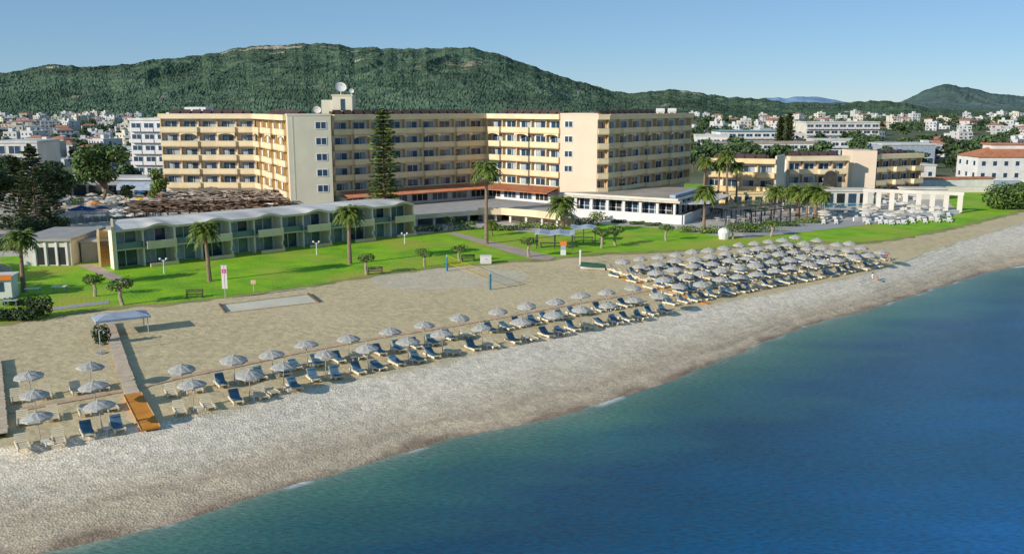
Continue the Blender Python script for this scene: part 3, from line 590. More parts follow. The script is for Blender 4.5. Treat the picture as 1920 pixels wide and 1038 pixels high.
# ================================================================== MAIN HOTEL
def facade(root, A, B, z0, nfl, fh, nb, depth, wall=M_cream, rail=M_cream, fin=M_tan, recess=M_recess, seed=0, arches=True, top_parapet=True, rl=None, proj=.45, finish=None, bd=1.35, deep=True, win_w=2.5):
    """a balconied wing from A to B (left to right as seen from outside); parts go under root"""
    r = random.Random(seed)
    A = Vector((*A, 0)); B = Vector((*B, 0)); u = (B - A); Ln = u.length; u.normalize(); inn = Vector((-u.y, u.x, 0)); rz = math.atan2(u.y, u.x)
    R0 = root.location
    def lc(x, y, z): p = A + u * x + inn * y; return (p.x - R0.x, p.y - R0.y, z - R0.z)
    w = Ln / nb; Ht = nfl * fh
    b = MB(); b.box(0, Ln, bd, depth, z0 - 4.2 if deep else z0, z0 + Ht + .05)
    b.build('wall', recess, root, lc(0, 0, 0), rz)
    # balcony meshes
    def balc(p, arch, topf):
        m = MB(); q = -p
        m.box(0, w, q, bd, -.22, 0, 2)
        m.box(0, w, q, q + .2, .002, .98, 0)
        m.box(.0, w, q - .04, q + .24, .982, 1.06, 0)
        if p > 0:
            m.box(0, .2, q + .202, .0, .002, .98, 0); m.box(w - .2, w, q + .202, .0, .002, .98, 0)
        m.box(-.12, .12, .55, bd, .01, fh - .225, 1)
        if arch:
            n = 10; hz = fh - .23
            for k in range(n):
                x0, x1 = .125 + (w - .25) * k / n, .125 + (w - .25) * (k + 1) / n
                f = lambda x: hz - .12 - 0.85 * (1 - math.sqrt(max(0, 1 - ((x - w / 2) / (w / 2)) ** 2)))
                i = len(m.v)
                m.v += [(x0, q + .05, f(x0)), (x1, q + .05, f(x1)), (x1, q + .05, hz), (x0, q + .05, hz), (x0, q + .3, f(x0)), (x1, q + .3, f(x1)), (x1, q + .3, hz), (x0, q + .3, hz)]
                for fc, mi in (((0, 1, 2, 3), 0), ((5, 4, 7, 6), 0), ((4, 5, 1, 0), 1)): m.f.append(tuple(i + c for c in fc)); m.m.append(mi)
        return m.mesh('balcony', [rail, fin, M_tan])
    pa, pb = balc(proj, arches, False), balc(0, False, False)
    pa2 = balc(proj, False, True)
    def winm(k):
        m = MB(); x0 = .55; x1 = x0 + win_w; 
        m.box(x0, x1, -.03, 0, .08, 2.25, 0)
        c0, c1 = ((x0 + .05, x0 + (x1 - x0) * .42), (x0 + (x1 - x0) * .62, x1 - .05), (x0 + .05, x1 - .05))[k % 3]
        if k < 5 and k != 2: m.box(c0, c1, -.045, -.031, .15, 2.2, 1)
        f = MB()
        for a, bb, c, d in ((x0 - .08, x0, 0, 2.33), (x1, x1 + .08, 0, 2.33), (x0 - .08, x1 + .08, 2.25, 2.33), ((x0 + x1) / 2 - .05, (x0 + x1) / 2 + .05, .08, 2.25)):
            f.box(a, bb, -.09, -.002 if a != (x0 + x1) / 2 - .05 else -.046, c, d)
        return m.mesh('window', [M_glass, M_curtain]), f.mesh('window_frame', M_frame)
    wm = [winm(k) for k in range(6)]
    for f in range(nfl):
        for k in range(nb):
            z = z0 + f * fh; odd = (k + seed) % 2 == 0
            me = (pa if f == nfl - 2 else pa2) if odd else pb
            if f == nfl - 1: me = pa2 if odd else pb
            put('balcony', me, root, lc(k * w, 0, z), rz)
            a, bb = wm[r.randrange(6)]
            o = put('window', a, root, lc(k * w + (w - win_w - 1.1) / 2, bd, z), rz); put('window_frame', bb, o)
    e = MB(); e.box(Ln - .12, Ln + .12, .03, bd, z0 - .2, z0 + Ht - .2);
    e.build('side_fin', fin, root, lc(0, 0, 0), rz)
    if top_parapet:
        p = MB(); p.box(-.1, Ln + .1, -.55, bd + .3, z0 + Ht - .2, z0 + Ht + .85, 0); p.box(-.1, Ln + .1, bd + .302, depth, z0 + Ht + .052, z0 + Ht + .5, 1)
        p.build('roof_parapet', [rail, M_gravel], root, lc(0, 0, 0), rz)
        q = MB(); q.box(1.5, Ln - 1.5, 3.2, 4.6, z0 + Ht + .502, z0 + Ht + 1.45, 0)
        for s in range(int(Ln / 2.3) - 1): q.poly([(1.6 + s * 2.3, 2.4, z0 + Ht + .86), (3.5 + s * 2.3, 2.4, z0 + Ht + .86), (3.5 + s * 2.3, 3.6, z0 + Ht + 1.75), (1.6 + s * 2.3, 3.6, z0 + Ht + 1.75)])
        q.build('solar_collectors', M_darktile, root, lc(0, 0, 0), rz)
    return lc, rz, w, Ln
def tower(root, A, B, depth, z0, z1, m, wx, zs, wsz=(1.5, 1.25)):
    A = Vector((*A, 0)); B = Vector((*B, 0)); u = B - A; Ln = u.length; u.normalize(); inn = Vector((-u.y, u.x, 0)); rz = math.atan2(u.y, u.x); R0 = root.location
    o = MB().box(0, Ln, 0, depth, z0, z1).box(-.08, Ln + .08, -.08, depth + .08, z1 + .002, z1 + .35).build('end_wall', m, root, (A.x - R0.x, A.y - R0.y, 0 - R0.z), rz)
    for z in zs:
        g = MB(); g.box(0, wsz[0], -.02, .0, 0, wsz[1]); w = g.build('window', M_glass, root, (A.x + u.x * wx - R0.x, A.y + u.y * wx - R0.y, z - R0.z), rz)
        f = MB(); W_, H_ = wsz
        f.box(-.12, 0, -.07, .0, -.12, H_ + .12); f.box(W_, W_ + .12, -.07, .0, -.12, H_ + .12); f.box(.002, W_ - .002, -.07, 0, H_, H_ + .12); f.box(.002, W_ - .002, -.1, 0, -.12, 0); f.box(W_ / 2 - .06, W_ / 2 + .06, -.06, -.021, 0, H_)
        f.build('window_frame', M_frame, w)
ZP = 6.3; FH = 3.0
A0 = (-76.5, 199.5); A1 = (-56.0, 199.5); A2 = (-43.6, 177.0); T1a = (-42.3, 173.2); T1b = (-34.6, 175.6); B0 = (-34.8, 179.4); B1 = (-5.6, 203); C1 = (9.9, 189.5); T2a = (9.9, 188.0); T2b = (17.3, 185.8); D1 = (42.0, 215)
hl = thing('hotel_wing', 'sunlit left wing of the large cream hotel, ending in a grey wall with five windows', 'hotel wing', (-56, 195, 2.0))
facade(hl, A0, A1, ZP, 5, FH, 5, 13, seed=1)
facade(hl, A1, A2, ZP, 5, FH, 5, 12, seed=2, fin=mat('ochre_fin', (0.72, 0.46, 0.18), (0.62, 0.39, 0.15), .5))
tower(hl, T1a, T1b, 5, 2.0, 22.0, M_grwall, 5.2, [7.6 + 3 * k for k in range(5)], (1.9, 1.2))
MB().box(-.15, .15, -.15, .15, 0, 17).build('drain_pipe', M_grwall, hl, (T1a[0] + .9 + 56, T1a[1] + .4 - 195, 3), .5)
hm = thing('hotel_wing', 'bent middle wing of the large cream hotel, with a pale blank end wall', 'hotel wing', (-5, 200, 2.0))
M_cream_lift = mat('shade_lift_cream', (0.90, 0.70, 0.40), (0.82, 0.63, 0.35), .35, c3=(0.74, 0.57, 0.33), s3=.22); M_recess_lift = mat('shade_lift_loggia', (0.92, 0.83, 0.66), (0.84, 0.75, 0.6), .4); M_tan_lift = mat('shade_lift_tan', (0.78, 0.56, 0.30), (0.68, 0.48, 0.26), .5)  # brighter copies for the shaded wings, missing grazing sun put into the colour
facade(hm, B0, B1, ZP, 5, FH, 9, 13, seed=3, rail=M_cream_lift, recess=M_recess_lift, fin=M_tan_lift)
facade(hm, B1, C1, ZP, 5, FH, 5, 13, seed=4)
tower(hm, T2a, T2b, 12, 6.3, 22.0, M_pinkwall, 1.0, [10.6 + 3 * k for k in range(4)], (1.5, 1.1))
hr = thing('hotel_wing', 'shaded right wing of the large cream hotel behind the dining hall roof', 'hotel wing', (30, 205, 2.0))
s0 = (T2b[0] + 1.5, T2b[1] + .35)
facade(hr, (T2b[0] + .1, T2b[1] + .1), (T2b[0] + 2.3, T2b[1] + .6), ZP, 5, FH, 1, 10, seed=6, arches=False, win_w=1.1)
facade(hr, (T2b[0] + 2.35, T2b[1] + 1.0), D1, ZP, 5, FH, 7, 13, seed=5, rail=M_cream_lift, recess=M_recess_lift, fin=M_tan_lift)
# roof house and dishes
rh = thing('roof_house', 'small pale lift house on the hotel roof with a narrow window, below the largest dish', 'roof house', (-34.2, 188, 21.8))
MB().box(-2, 2, -2, 2, 0, 4.0).box(-2.15, 2.15, -2.15, 2.15, 4.0, 4.25).box(-4.3, -2.002, -1.6, 1.6, 0, 3.2).build('wall', M_grwall, rh)
MB().box(-.35, .55, -2.05, -2.0, 1.1, 3.4).build('window', M_glass, rh)
def dish(x, y, z, r, label, px=1.0):
    t = thing('satellite_dish', label, 'satellite dish', (x, y, z))
    m = MB(); n = 16; rr = [0, .5, .8, 1.0]; i0 = 0
    ax = Vector((.25, -.75, .55)).normalized(); a = ax.orthogonal().normalized(); b = ax.cross(a); c = Vector((0, 0, r * 1.25))
    rings = [[c + ax * (r * .28 * q * q - r * .1) + (a * math.cos(w) + b * math.sin(w)) * r * q for w in [2 * PI * k / n for k in range(n)]] for q in (.02, .5, .8, 1.0)]
    for k in range(3):
        for j in range(n): m.quad(rings[k][j], rings[k][(j + 1) % n], rings[k + 1][(j + 1) % n], rings[k + 1][j])
    m.build('reflector', M_white, t, smooth=True)
    MB().tube([(0, 0, 0), c - ax * r * .12], [.14, .09], 6).build('mast', M_steel, t)
    MB().tube([c + ax * r * .2 - b * r * .95, c + ax * r * .9], .035, 4).tube([c + ax * r * .85, c + ax * r * 1.0], .11, 6).build('feed_arm', M_grey, t)
dish(-34.8, 188.2, 26.05, 1.15, 'largest white satellite dish, on top of the roof house')
dish(-32.7, 188.3, 26.05, .55, 'small white dish at the right edge of the roof house top')
dish(-40.0, 189, 21.9, .85, 'white dish on the flat roof, leftmost of the four dishes')
dish(-38.0, 189, 22.2, .95, 'white dish on the flat roof just left of the roof house')
for i, (x, y, l) in enumerate(((-71, 207, 'rounded white tank near the left end of the hotel roof'), (33, 205, 'white tank on the right hotel wing, left one of two'), (36.2, 208.5, 'white tank on the right hotel wing, right one of two'))):
    o = MB().tube([(-.9, 0, .9), (.9, 0, .9)], .55, 10).box(-.7, -.5, -.4, .4, 0, .5).box(.5, .7, -.4, .4, 0, .5).build('water_tank', M_white, None, (x, y, 21.85)); tag(o, l, 'water tank')
# ---------------- podium of the hotel
pd = thing('hotel_podium', 'two storey restaurant podium at the hotel foot, with an orange tiled awning and a terrace', 'podium', (-5, 180, 2.0))
def off(a, b, d):
    a, b = Vector(a), Vector(b); n = Vector((b.y - a.y, -(b.x - a.x))).normalized(); return a + n * d, b + n * d
def wp(p): return (p[0] + 5, p[1] - 180)
q0, q1 = off(B0, B1, 3.0); q1b, q2 = off(B1, C1, 3.0); qc = (-5.4, 199.0)
def strip_wall(name, a, b, z0, z1, m, nwin, wm=M_glass, frac=.78, sill=.5, head=.35, pill=M_white, root=pd):
    a, b = Vector((*a, 0)), Vector((*b, 0)); u = b - a; L = u.length; u.normalize(); rz = math.atan2(u.y, u.x); loc = (a.x - root.location.x, a.y - root.location.y, z0 - root.location.z)
    MB().box(0, L, 0, 4, 0, z1 - z0).build('wall', m, root, loc, rz)
    w = L / nwin
    for k in range(nwin):
        g = MB(); g.box(w * (1 - frac) / 2, w * (1 + frac) / 2, -.03, 0, sill, z1 - z0 - head)
        o = g.build('window', wm if (k * 7) % 3 else M_dark, root, (loc[0] + u.x * k * w, loc[1] + u.y * k * w, loc[2]), rz)
        f = MB(); 
        for j in (0, .33, .66, 1): x = w * ((1 - frac) / 2 + frac * j); f.box(x - .06, x + .06, -.1, -.031, sill, z1 - z0 - head)
        f.box(w * (1 - frac) / 2 - .06, w * (1 + frac) / 2 + .06, -.12, -.031, z1 - z0 - head - .002, z1 - z0 - head + .1)
        f.build('window_frame', pill, o)
strip_wall('w', q0, qc, 4.0, 6.2, M_offwhite, 7)
strip_wall('w', qc, q2, 4.0, 6.2, M_white, 4)
# tiled awning: sloping strips with rounded tile rows
def awning(a, b, ins, z0, z1, d):
    a, b = Vector((*a, 0)), Vector((*b, 0)); u = (b - a); L = u.length; u.normalize(); n = Vector((u.y, -u.x, 0)); m = MB(); k = int(L / .35)
    for i in range(k):
        x0, x1 = L * i / k, L * (i + 1) / k
        for (xa, xb, za, zb) in ((x0, (x0 + x1) / 2, 0, .09), ((x0 + x1) / 2, x1, .09, 0)):
            p = lambda x, dd, z: tuple(Vector((a.x, a.y, 0)) + u * x + n * dd + Vector((0, 0, z)) - Vector((-5, 180, 2)))
            m.quad(p(xa, d, z1 + za), p(xb, d, z1 + zb), p(xb, 0, z0 + zb), p(xa, 0, z0 + za))
    m.quad(p(0, d, z1 - .15), p(L, d, z1 - .15), p(L, d, z1 + .02), p(0, d, z1 + .02)); m.quad(p(0, 0, z1 - .15), p(L, 0, z1 - .15), p(L, d, z1 - .15), p(0, d, z1 - .15))
    m.build('tiled_awning', M_tile, pd)
awning((B0[0] + .6, B0[1] - .6), (B1[0] + .3, B1[1] - 1.2), 0, 7.15, 6.25, 4.4)
awning((B1[0] - .9, B1[1] - 1.3), (C1[0] + .0, C1[1] - .6), 0, 7.15, 6.25, 4.4)
front = [(-34, 160), (-19, 164.8), (-6.5, 172.5), (-2, 172.6), (4.0, 169.0), (9.4, 163.5)]
rear = [(9.4, 190), (-5.5, 201), (-34, 180)]
poly = [wp(p) for p in front + rear]
MB().prism(poly, 1.72, 2.0, 0, 1).build('terrace_slab', [M_offwhite, M_pathg], pd)
rf = MB()
for i in range(len(front) - 1):
    a, b = Vector(front[i]), Vector(front[i + 1]); u = (b - a).normalized(); n = Vector((u.y, -u.x))
    pp = [wp(a + n * .35), wp(b + n * .35), wp(b - n * .1), wp(a - n * .1)]
    rf.prism(pp, 1.45, 2.75 if i >= 2 else 2.25)
rf.build('terrace_parapet', M_cream, pd)
for i in range(1, len(front) - 1):
    a, b = Vector(front[i]), Vector(front[i + 1]); L = (b - a).length; u = (b - a).normalized(); n = Vector((u.y, -u.x))
    for k in range(max(2, int(L / 3.2))):
        p = a + u * (k + .5) * L / max(2, int(L / 3.2)) - n * .5
        MB().box(-.22, .22, -.22, .22, 0, 1.72).build('column', M_offwhite, pd, (p.x + 5, p.y - 180, 0), math.atan2(u.y, u.x))
    ba, bb = a - n * 3.0, b - n * 3.0
    MB().quad((*wp(ba), 0), (*wp(bb), 0), (*wp(bb), 1.71), (*wp(ba), 1.71)).build('shopfront', M_glassb if i < 2 else M_stone, pd)
# dark ground floor at the bungalow end
for i in range(2):
    a, b = Vector(front[i]), Vector(front[i + 1])
# ---------------- dining hall
dh = thing('dining_hall', 'flat roofed glass dining hall with white columns and a long white plinth wall', 'hall', (25, 180, 2.0))
P0, P1, P2, P3 = (9.9, 184.5), (31.0, 172.0), (42.5, 194.5), (17.5, 188)
def dw(p): return (p[0] - 25, p[1] - 180)
MB().prism([dw(p) for p in ((9.6, 184.9), (31.4, 171.2), (43.2, 194.6), (24, 199), (17.4, 186.2))], 4.15, 4.55, 0, 1).build('roof', [M_offwhite, M_gravel], dh)
MB().prism([dw(p) for p in ((9.2, 184.2), (31.6, 170.4), (32.4, 171.6), (10.0, 185.4))], 3.75, 4.14).build('roof', M_stone, dh)
up = MB(); up.prism([dw(p) for p in ((30.2, 173.5), (31.2, 172.8), (42.6, 194.4), (41.8, 194.8))], 4.56, 5.1); up.build('roof_edge', M_bluegrey, dh)
def glass_run(a, b, n, z0, z1, inset):
    a, b = Vector((*a, 0)), Vector((*b, 0)); u = b - a; L = u.length; u.normalize(); rz = math.atan2(u.y, u.x); w = L / n; inn = Vector((-u.y, u.x, 0))
    for k in range(n):
        p = a + u * w * k
        c = MB().box(-.28, .28, -.2, .25, 0, z1 - z0).build('column', M_white, dh, (p.x - 25, p.y - 180, z0 - 2), rz)
        p2 = p + inn * inset
        g = MB().box(.1, w - .1, 0, .06, 0, z1 - z0).build('window', M_glass if k % 3 else M_dark, dh, (p2.x - 25, p2.y - 180, z0 - 2), rz)
        f = MB(); 
        for q in (.34, .67): f.box(w * q - .05, w * q + .05, -.06, -.002, 0, z1 - z0)
        f.box(.1, w - .1, -.09, -.05, .7, .8); f.box(.1, w - .1, -.09, -.05, z1 - z0 - .12, z1 - z0); f.build('window_frame', M_frame, g)
glass_run(P0, P1, 7, 3.3, 5.75, 1.5); glass_run(P1, P2, 7, 3.3, 5.75, .6)
MB().prism([dw(p) for p in ((11.2, 182.8), (31.6, 170.0), (43, 194), (40, 198), (18, 187))], 0, 1.3, 0, 1).build('plinth', [M_conc, M_pathg], dh)
pw = MB()
for a, b in (((11.0, 181.6), (31.9, 168.9)), ((32.0, 168.9), (43.6, 193))):
    a, b = Vector(a), Vector(b); u = (b - a).normalized(); n = Vector((u.y, -u.x)); pw.prism([dw(a + n * .3), dw(b + n * .3), dw(b), dw(a)], 0, 1.75)
pw.build('plinth_wall', M_white, dh)
MB().prism([dw(p) for p in ((31.8, 172.5), (38, 174), (46, 190), (43.2, 194.5))], 3.3, 3.5).build('side_canopy', M_offwhite, dh)
# ================================================================== BUNGALOW ROW
bu = thing('bungalow_row', 'long low two storey room block with a wavy white roof along the lawn', 'room block', (-54.2, 121.6, 2.0), math.atan2(33.7, 36.7))
NB = 12; LB = 49.8; wb = LB / NB; DB = 8.5
BUw = M_grwall
SK = .336
MB().prism([(.8, 1.3), (LB, 1.3), (LB, DB), (SK * DB + .35, DB)], 0, 5.35).build('wall', mat('greenish_render', (0.76, 0.72, 0.58), (0.68, 0.65, 0.52), .4), bu)
m = MB(); nx = 240
def roofz(x):
    k = int(x / wb); s = x / wb - k
    return 5.35 + (.6 * math.sin(PI * min(1, max(0, s))) if k % 2 else .12)
xs = np.linspace(-.25, LB + .25, nx + 1)
zs = np.array([roofz(min(max(x, 0), LB - 1e-6)) for x in xs]); zs = np.convolve(np.pad(zs, 3, 'edge'), np.ones(7) / 7, 'valid')
for i in range(nx):
    x0, x1, z0, z1 = xs[i], xs[i + 1], zs[i], zs[i + 1]; fl0 = (5.6 + (z0 - 5.45) * .35); fl1 = (5.6 + (z1 - 5.45) * .35)
    m.quad((x0, -.95, z0), (x1, -.95, z1), (x1, 3.6, fl1 + .25), (x0, 3.6, fl0 + .25)); m.quad((x0, 3.6, fl0 + .25), (x1, 3.6, fl1 + .25), (x1, DB + .3, 5.7), (x0, DB + .3, 5.7))
    m.quad((x0, -.95, z0 - .32), (x1, -.95, z1 - .32), (x1, -.95, z1), (x0, -.95, z0), 1)
    m.quad((x0, 1.3, z0 - .32), (x1, 1.3, z1 - .32), (x1, -.95, z1 - .32), (x0, -.95, z0 - .32), 1)
m.quad((-.25, DB + .3, 5.2), (LB + .25, DB + .3, 5.2), (LB + .25, DB + .3, 5.7), (-.25, DB + .3, 5.7))
m.v = [(x + SK * max(0, y + .95) * max(0, 1 - x / 9), y, z) for x, y, z in m.v]
o = m.build('roof', [M_memb, M_cream], bu)
bw, bf = None, None
for k in range(NB):
    arch = k % 2 == 1; x = k * wb
    b = MB(); pr = 1.5 if arch else .25
    if arch:
        b.box(0, wb, -pr, 1.29, 2.5, 2.68, 0); b.box(0, wb, -pr, -pr + .16, 2.682, 3.6, 0); b.box(wb - .3, wb, -pr + .162, -.02, 2.682, 3.75, 0); b.box(wb - .28, wb - .02, -pr, -.25, 1.6, 2.49, 0)
    else:
        b.box(0, wb, -pr, 1.29, 2.5, 2.68, 0); b.box(.1, wb - .1, -pr, -pr + .05, 2.682, 3.55, 1)
    b.build('balcony', [M_cream, M_glassb], bu, (x, 0, 0))
    f = MB(); f.box(-.13, .13, -.15 if arch else -.9, 1.29, 0, 5.3); f.build('partition', MATS['greenish_render'], bu, (x + (0 if k else .13), 0, 0))
    for z in (.1, 2.75):
        g = MB().box(.5, wb - .5, 1.24, 1.3, 0, 2.2).build('window', M_glassb if (k + int(z)) % 3 else M_glass, bu, (x, 0, z))
        fr = MB()
        for q in (.5, wb / 2, wb - .5): fr.box(q - .05, q + .05, 1.16, 1.238, 0, 2.2)
        fr.box(.5, wb - .5, 1.18, 1.239, 2.2, 2.3); fr.build('window_frame', M_frame, g)
        if (k * 5 + int(z)) % 3: MB().box(.7, wb * .48, 1.2, 1.237, .1, 2.15).build('curtain', M_curtain, g)
    if arch:
        gw = MB().box(.2, wb, -1.75, -1.5, 0, .5); gw.box(wb - .3, wb, -1.498, -.2, 0, .9); gw.build('patio_wall', M_yellow, bu, (x, 0, 0))
MB().box(LB - .13, LB + .13, -.8, 1.29, 0, 5.3).build('partition', M_yellow, bu)
MB().prism([(-.32, -1.0), (.0, -1.0), (SK * (DB + 1), DB), (SK * (DB + 1) - .32, DB)], 0, 5.95).build('end_wall', M_yellow, bu)
st = thing('stair_block', 'orange rendered outside stair at the left end of the room block', 'stairs', (-56.7, 126.0, 2.0), .42)
MB().box(-1.4, -1.1, -2.2, 5, 0, 4.4).box(1.1, 1.4, -2.2, 5, 0, 4.0).box(-1.098, 1.098, 4.7, 5, 0, 4.2).build('side_wall', M_yellow, st)
sm = MB()
for k in range(12): sm.box(-1.09, 1.09, -1.9 + k * .5, -1.4 + k * .5 - .002, 0, .25 + k * .25)
sm.build('steps', mat('ochre_steps', (.60, .40, .16), (.5, .33, .13), 1), st)
# ================================================================== BEACH FURNITURE
def umbrella_meshes(R=1.05, zt=2.36, var=0):
    p = MB().tube([(0, 0, -.1), (0, 0, zt + .12)], .035, 6); pole = p.mesh('pole', M_pole)
    c = MB(); n = 8; hub = Vector((0, 0, zt)); sag = .16
    ring = lambda r, z, j, k: Vector((r * math.cos(2 * PI * (j / k)), r * math.sin(2 * PI * (j / k)), z))
    N = 16
    P = [[hub] * N, [ring(R * .5 * (1 if j % 2 == 0 else .965), zt - .11 - (0 if j % 2 == 0 else .03), j, N) for j in range(N)], [ring(R * (1 if j % 2 == 0 else .93), zt - .33 - (0 if j % 2 else .05), j, N) for j in range(N)]]
    P.append([v + Vector((0, 0, -.12 - .03 * (j % 2))) for j, v in enumerate(P[2])])
    for a in range(3):
        for j in range(N):
            k = (j + 1) % N
            if a == 0: c.poly([hub, P[1][j], P[1][k]])
            else: c.quad(P[a][j], P[a + 1][j], P[a + 1][k], P[a][k])
    canopy = c.mesh('canopy', M_canopy)
    r = MB()
    for j in range(0, N, 2): r.tube([(0, 0, zt - .02), P[2][j] - Vector((0, 0, .02))], .012, 3)
    ribs = r.mesh('ribs', M_pole)
    cap = MB().tube([(0, 0, zt + .01), (0, 0, zt + .14)], [.09, .02], 6).mesh('finial', M_canopy)
    return [('pole', pole), ('canopy', canopy), ('ribs', ribs), ('finial', cap)]
UMB = umbrella_meshes()
def umbrella(x, y, label, group, sc=1.0, rz=None):
    t = thing('parasol', label, 'parasol', (x, y, 2.0), random.random() * 6 if rz is None else rz, group, sc)
    t.rotation_euler[0] = random.uniform(-.07, .07); t.rotation_euler[1] = random.uniform(-.07, .07); t.scale = (random.uniform(.93, 1.05),) * 2 + (random.uniform(.96, 1.03),)
    for n, me in UMB: put(n, me, t)
    return t
def lounger_meshes(deg=38):
    f = MB(); L = 1.95; w = .33
    for s in (-1, 1): f.box(-w, -w + .06, 0, L, .17, .36) if s < 0 else f.box(w - .06, w, 0, L, .17, .36)
    for k in range(9): f.box(-w + .061, w - .061, .03 + k * .15, .14 + k * .15, .285, .325)
    fr = f.mesh('frame', M_lfr)
    legs = MB().box(-.03, .03, -.03, .03, 0, .284).mesh('leg', M_lfr)
    a = math.radians(deg); bk = MB(); y0 = 1.25; l = .8
    def slab(mb, t0, t1, x, d0, d1, m=0):
        q = lambda t, d: (y0 + t * math.cos(a) - d * math.sin(a), .33 + t * math.sin(a) + d * math.cos(a))
        i = len(mb.v)
        for X in (-x, x):
            for t, d in ((t0, d0), (t1, d0), (t1, d1), (t0, d1)): yy, zz = q(t, d); mb.v.append((X, yy, zz))
        for fc in ((0, 3, 2, 1), (4, 5, 6, 7), (0, 1, 5, 4), (1, 2, 6, 5), (2, 3, 7, 6), (3, 0, 4, 7)): mb.f.append(tuple(i + c for c in fc)); mb.m.append(m)
    for k in range(5): slab(bk, .02 + k * .16, .14 + k * .16, .32, 0, .04)
    back = bk.mesh('backrest', M_lfr)
    cu = MB(); cu.box(-.30, .30, .42, 1.24, .345, .42); slab(cu, .0, .80, .30, .05, .125); slab(cu, .58, .78, .27, .126, .19)
    cush = cu.mesh('cushion', M_blue)
    return fr, legs, back, cush
LNGS = [lounger_meshes(38), lounger_meshes(48), lounger_meshes(14)]
def lounger(x, y, rz, label, group, cushion):
    LNG = LNGS[random.choice((0, 0, 0, 1, 1, 2))]
    t = thing('sun_lounger', label, 'sun lounger', (x, y, 2.0), rz, group, (1.18, .95, .92))
    put('frame', LNG[0], t)
    for lx in (-.27, .27):
        for ly in (.25, 1.6): put('leg', LNG[1], t, (lx, ly, 0))
    put('backrest', LNG[2], t)
    if cushion: put('cushion', LNG[3], t)
    return t
ALONG = Vector((.835, .55)); SEAW = Vector((.55, -.835)); RZL = math.atan2(ALONG.y, ALONG.x)
row1 = [(55, 697), (165, 683), (340, 687), (437, 670), (510, 658), (575, 641), (653, 630), (731, 617), (795, 606), (860, 592), (935, 579), (988, 570), (1041, 561), (1091, 552), (1139, 545), (1186, 537)]
row2 = [(63, 735), (178, 718), (360, 717), (465, 698), (530, 683), (608, 662), (690, 649), (765, 635), (830, 622), (905, 610), (978, 597), (1040, 587), (1090, 577), (1142, 569), (1190, 561), (1235, 551)]
row3u = [(72, 775), (188, 753)]
row3 = [(75, 812), (196, 792), (365, 758), (470, 736), (535, 716), (612, 701), (697, 683), (778, 670), (840, 656), (910, 642), (978, 629), (1040, 616), (1098, 605), (1150, 595), (1205, 582), (1252, 573)]
CAN = 4.2
STB = (MB().box(-.24, .24, -.24, .24, .40, .44).mesh('table_top', M_white), MB().tube([(0, 0, 0), (0, 0, .399)], .05, 6).mesh('leg', M_white))
def pair(x, y, k, desc, group, white=None):
    q = Vector((x, y)) + SEAW * .35 + ALONG * .22
    st_ = thing('side_table', 'white side table ' + desc, 'side table', (q.x, q.y, 2.0), RZL, 'side tables of the left field'); put('table_top', STB[0], st_); put('leg', STB[1], st_)
    """two loungers either side of a pole: heads inland"""
    j = random.uniform(-.06, .06)
    for s, nm in ((-1, 'left'), (1, 'right')):
        p = Vector((x, y)) + ALONG * (s * .98 + random.uniform(-.08, .08)) + SEAW * (.8 + random.uniform(-.15, .15))
        blue = not (white and white(k, s))
        lounger(p.x, p.y, RZL + j + random.uniform(-.05, .05), ('%s blue lounger ' if blue else '%s bare cream lounger ') % nm + desc, group, blue)
GW = 'of the left field'
for i, (a, b) in enumerate(row1):
    x, y = pix(a, b, CAN); umbrella(x, y, 'grey parasol, %s in the inland row, left field' % ordl(i, 16), 'parasols of the inland row of the left field')
    pair(x, y, i, 'under the %s inland parasol, left field' % ordl(i, 16), 'loungers of the inland row of the left field', lambda k, s: k < 3 or (k in (3, 6, 9, 13) and s > 0))
for i, (a, b) in enumerate(row2):
    x, y = pix(a, b, CAN); umbrella(x, y, 'grey parasol, %s in the pebble side row, left field' % ordl(i, 16), 'parasols of the pebble side row of the left field')
    pair(x, y, i, 'under the %s pebble side parasol, left field' % ordl(i, 16), 'loungers of the pebble side row of the left field', lambda k, s: k < 3 or (s > 0 and k in (3, 8, 9, 10, 12)) or (k == 4 and s < 0))
for i, (a, b) in enumerate(row3u):
    x, y = pix(a, b, CAN); umbrella(x, y, ['grey parasol in the lower left corner, nearest of all to the camera', 'grey parasol just left of the orange mat, nearest the pebbles'][i], None)
    pair(x, y, i, ['under the nearest parasol in the lower left corner', 'under the parasol just left of the orange mat'][i], None, lambda k, s: k == 0)
# the dense field of parasols at the right, rows parallel to the coast
A2_ = Vector((.80, .60)); P2_ = Vector((.60, -.80)); RZ2 = math.atan2(.60, .80)
rows_d = [(-84.2, 81.0, 12, True), (-80.3, 80.4, 12, True), (-76.3, 79.4, 13, True), (-72.4, 76.5, 13, True), (-68.4, 75.0, 13, True)]
RN = ['inland row', 'second row', 'third row', 'fourth row', 'seaward row']
for ri, (pp, t0, n, beds) in enumerate(rows_d):
    for k in range(n):
        tt = t0 + k * 3.35 + random.uniform(-.25, .25); q = A2_ * tt + P2_ * (pp + random.uniform(-.25, .25))
        umbrella(q.x, q.y, 'grey parasol, %s in the %s of the crowded field' % (ordl(k, n), RN[ri]), 'parasols of the crowded right field', .86)
        if beds:
            al, se = ALONG, SEAW
            for s, nm in ((-1, 'left'), (1, 'right')):
                p = q + A2_ * (s * .9 + random.uniform(-.1, .1)) + P2_ * (.75 + random.uniform(-.2, .25)); blue = random.random() < .78
                lounger(p.x, p.y, RZ2 + random.uniform(-.07, .07), ('%s blue lounger ' if blue else '%s bare cream lounger ') % nm + 'under the %s parasol, %s, crowded field' % (ordl(k, n), RN[ri]), 'loungers of the crowded right field', blue)
for i, (a, b) in enumerate(((1163, 507), (1172, 511), (1195, 516), (1205, 520), (1216, 524))):
    x, y = pix(a, b, 2.2); lounger(x, y, RZ2 + .25, 'bare cream lounger on open sand, %s of five by the crowded field' % ordl(i, 5), 'loose loungers on the open sand', False)
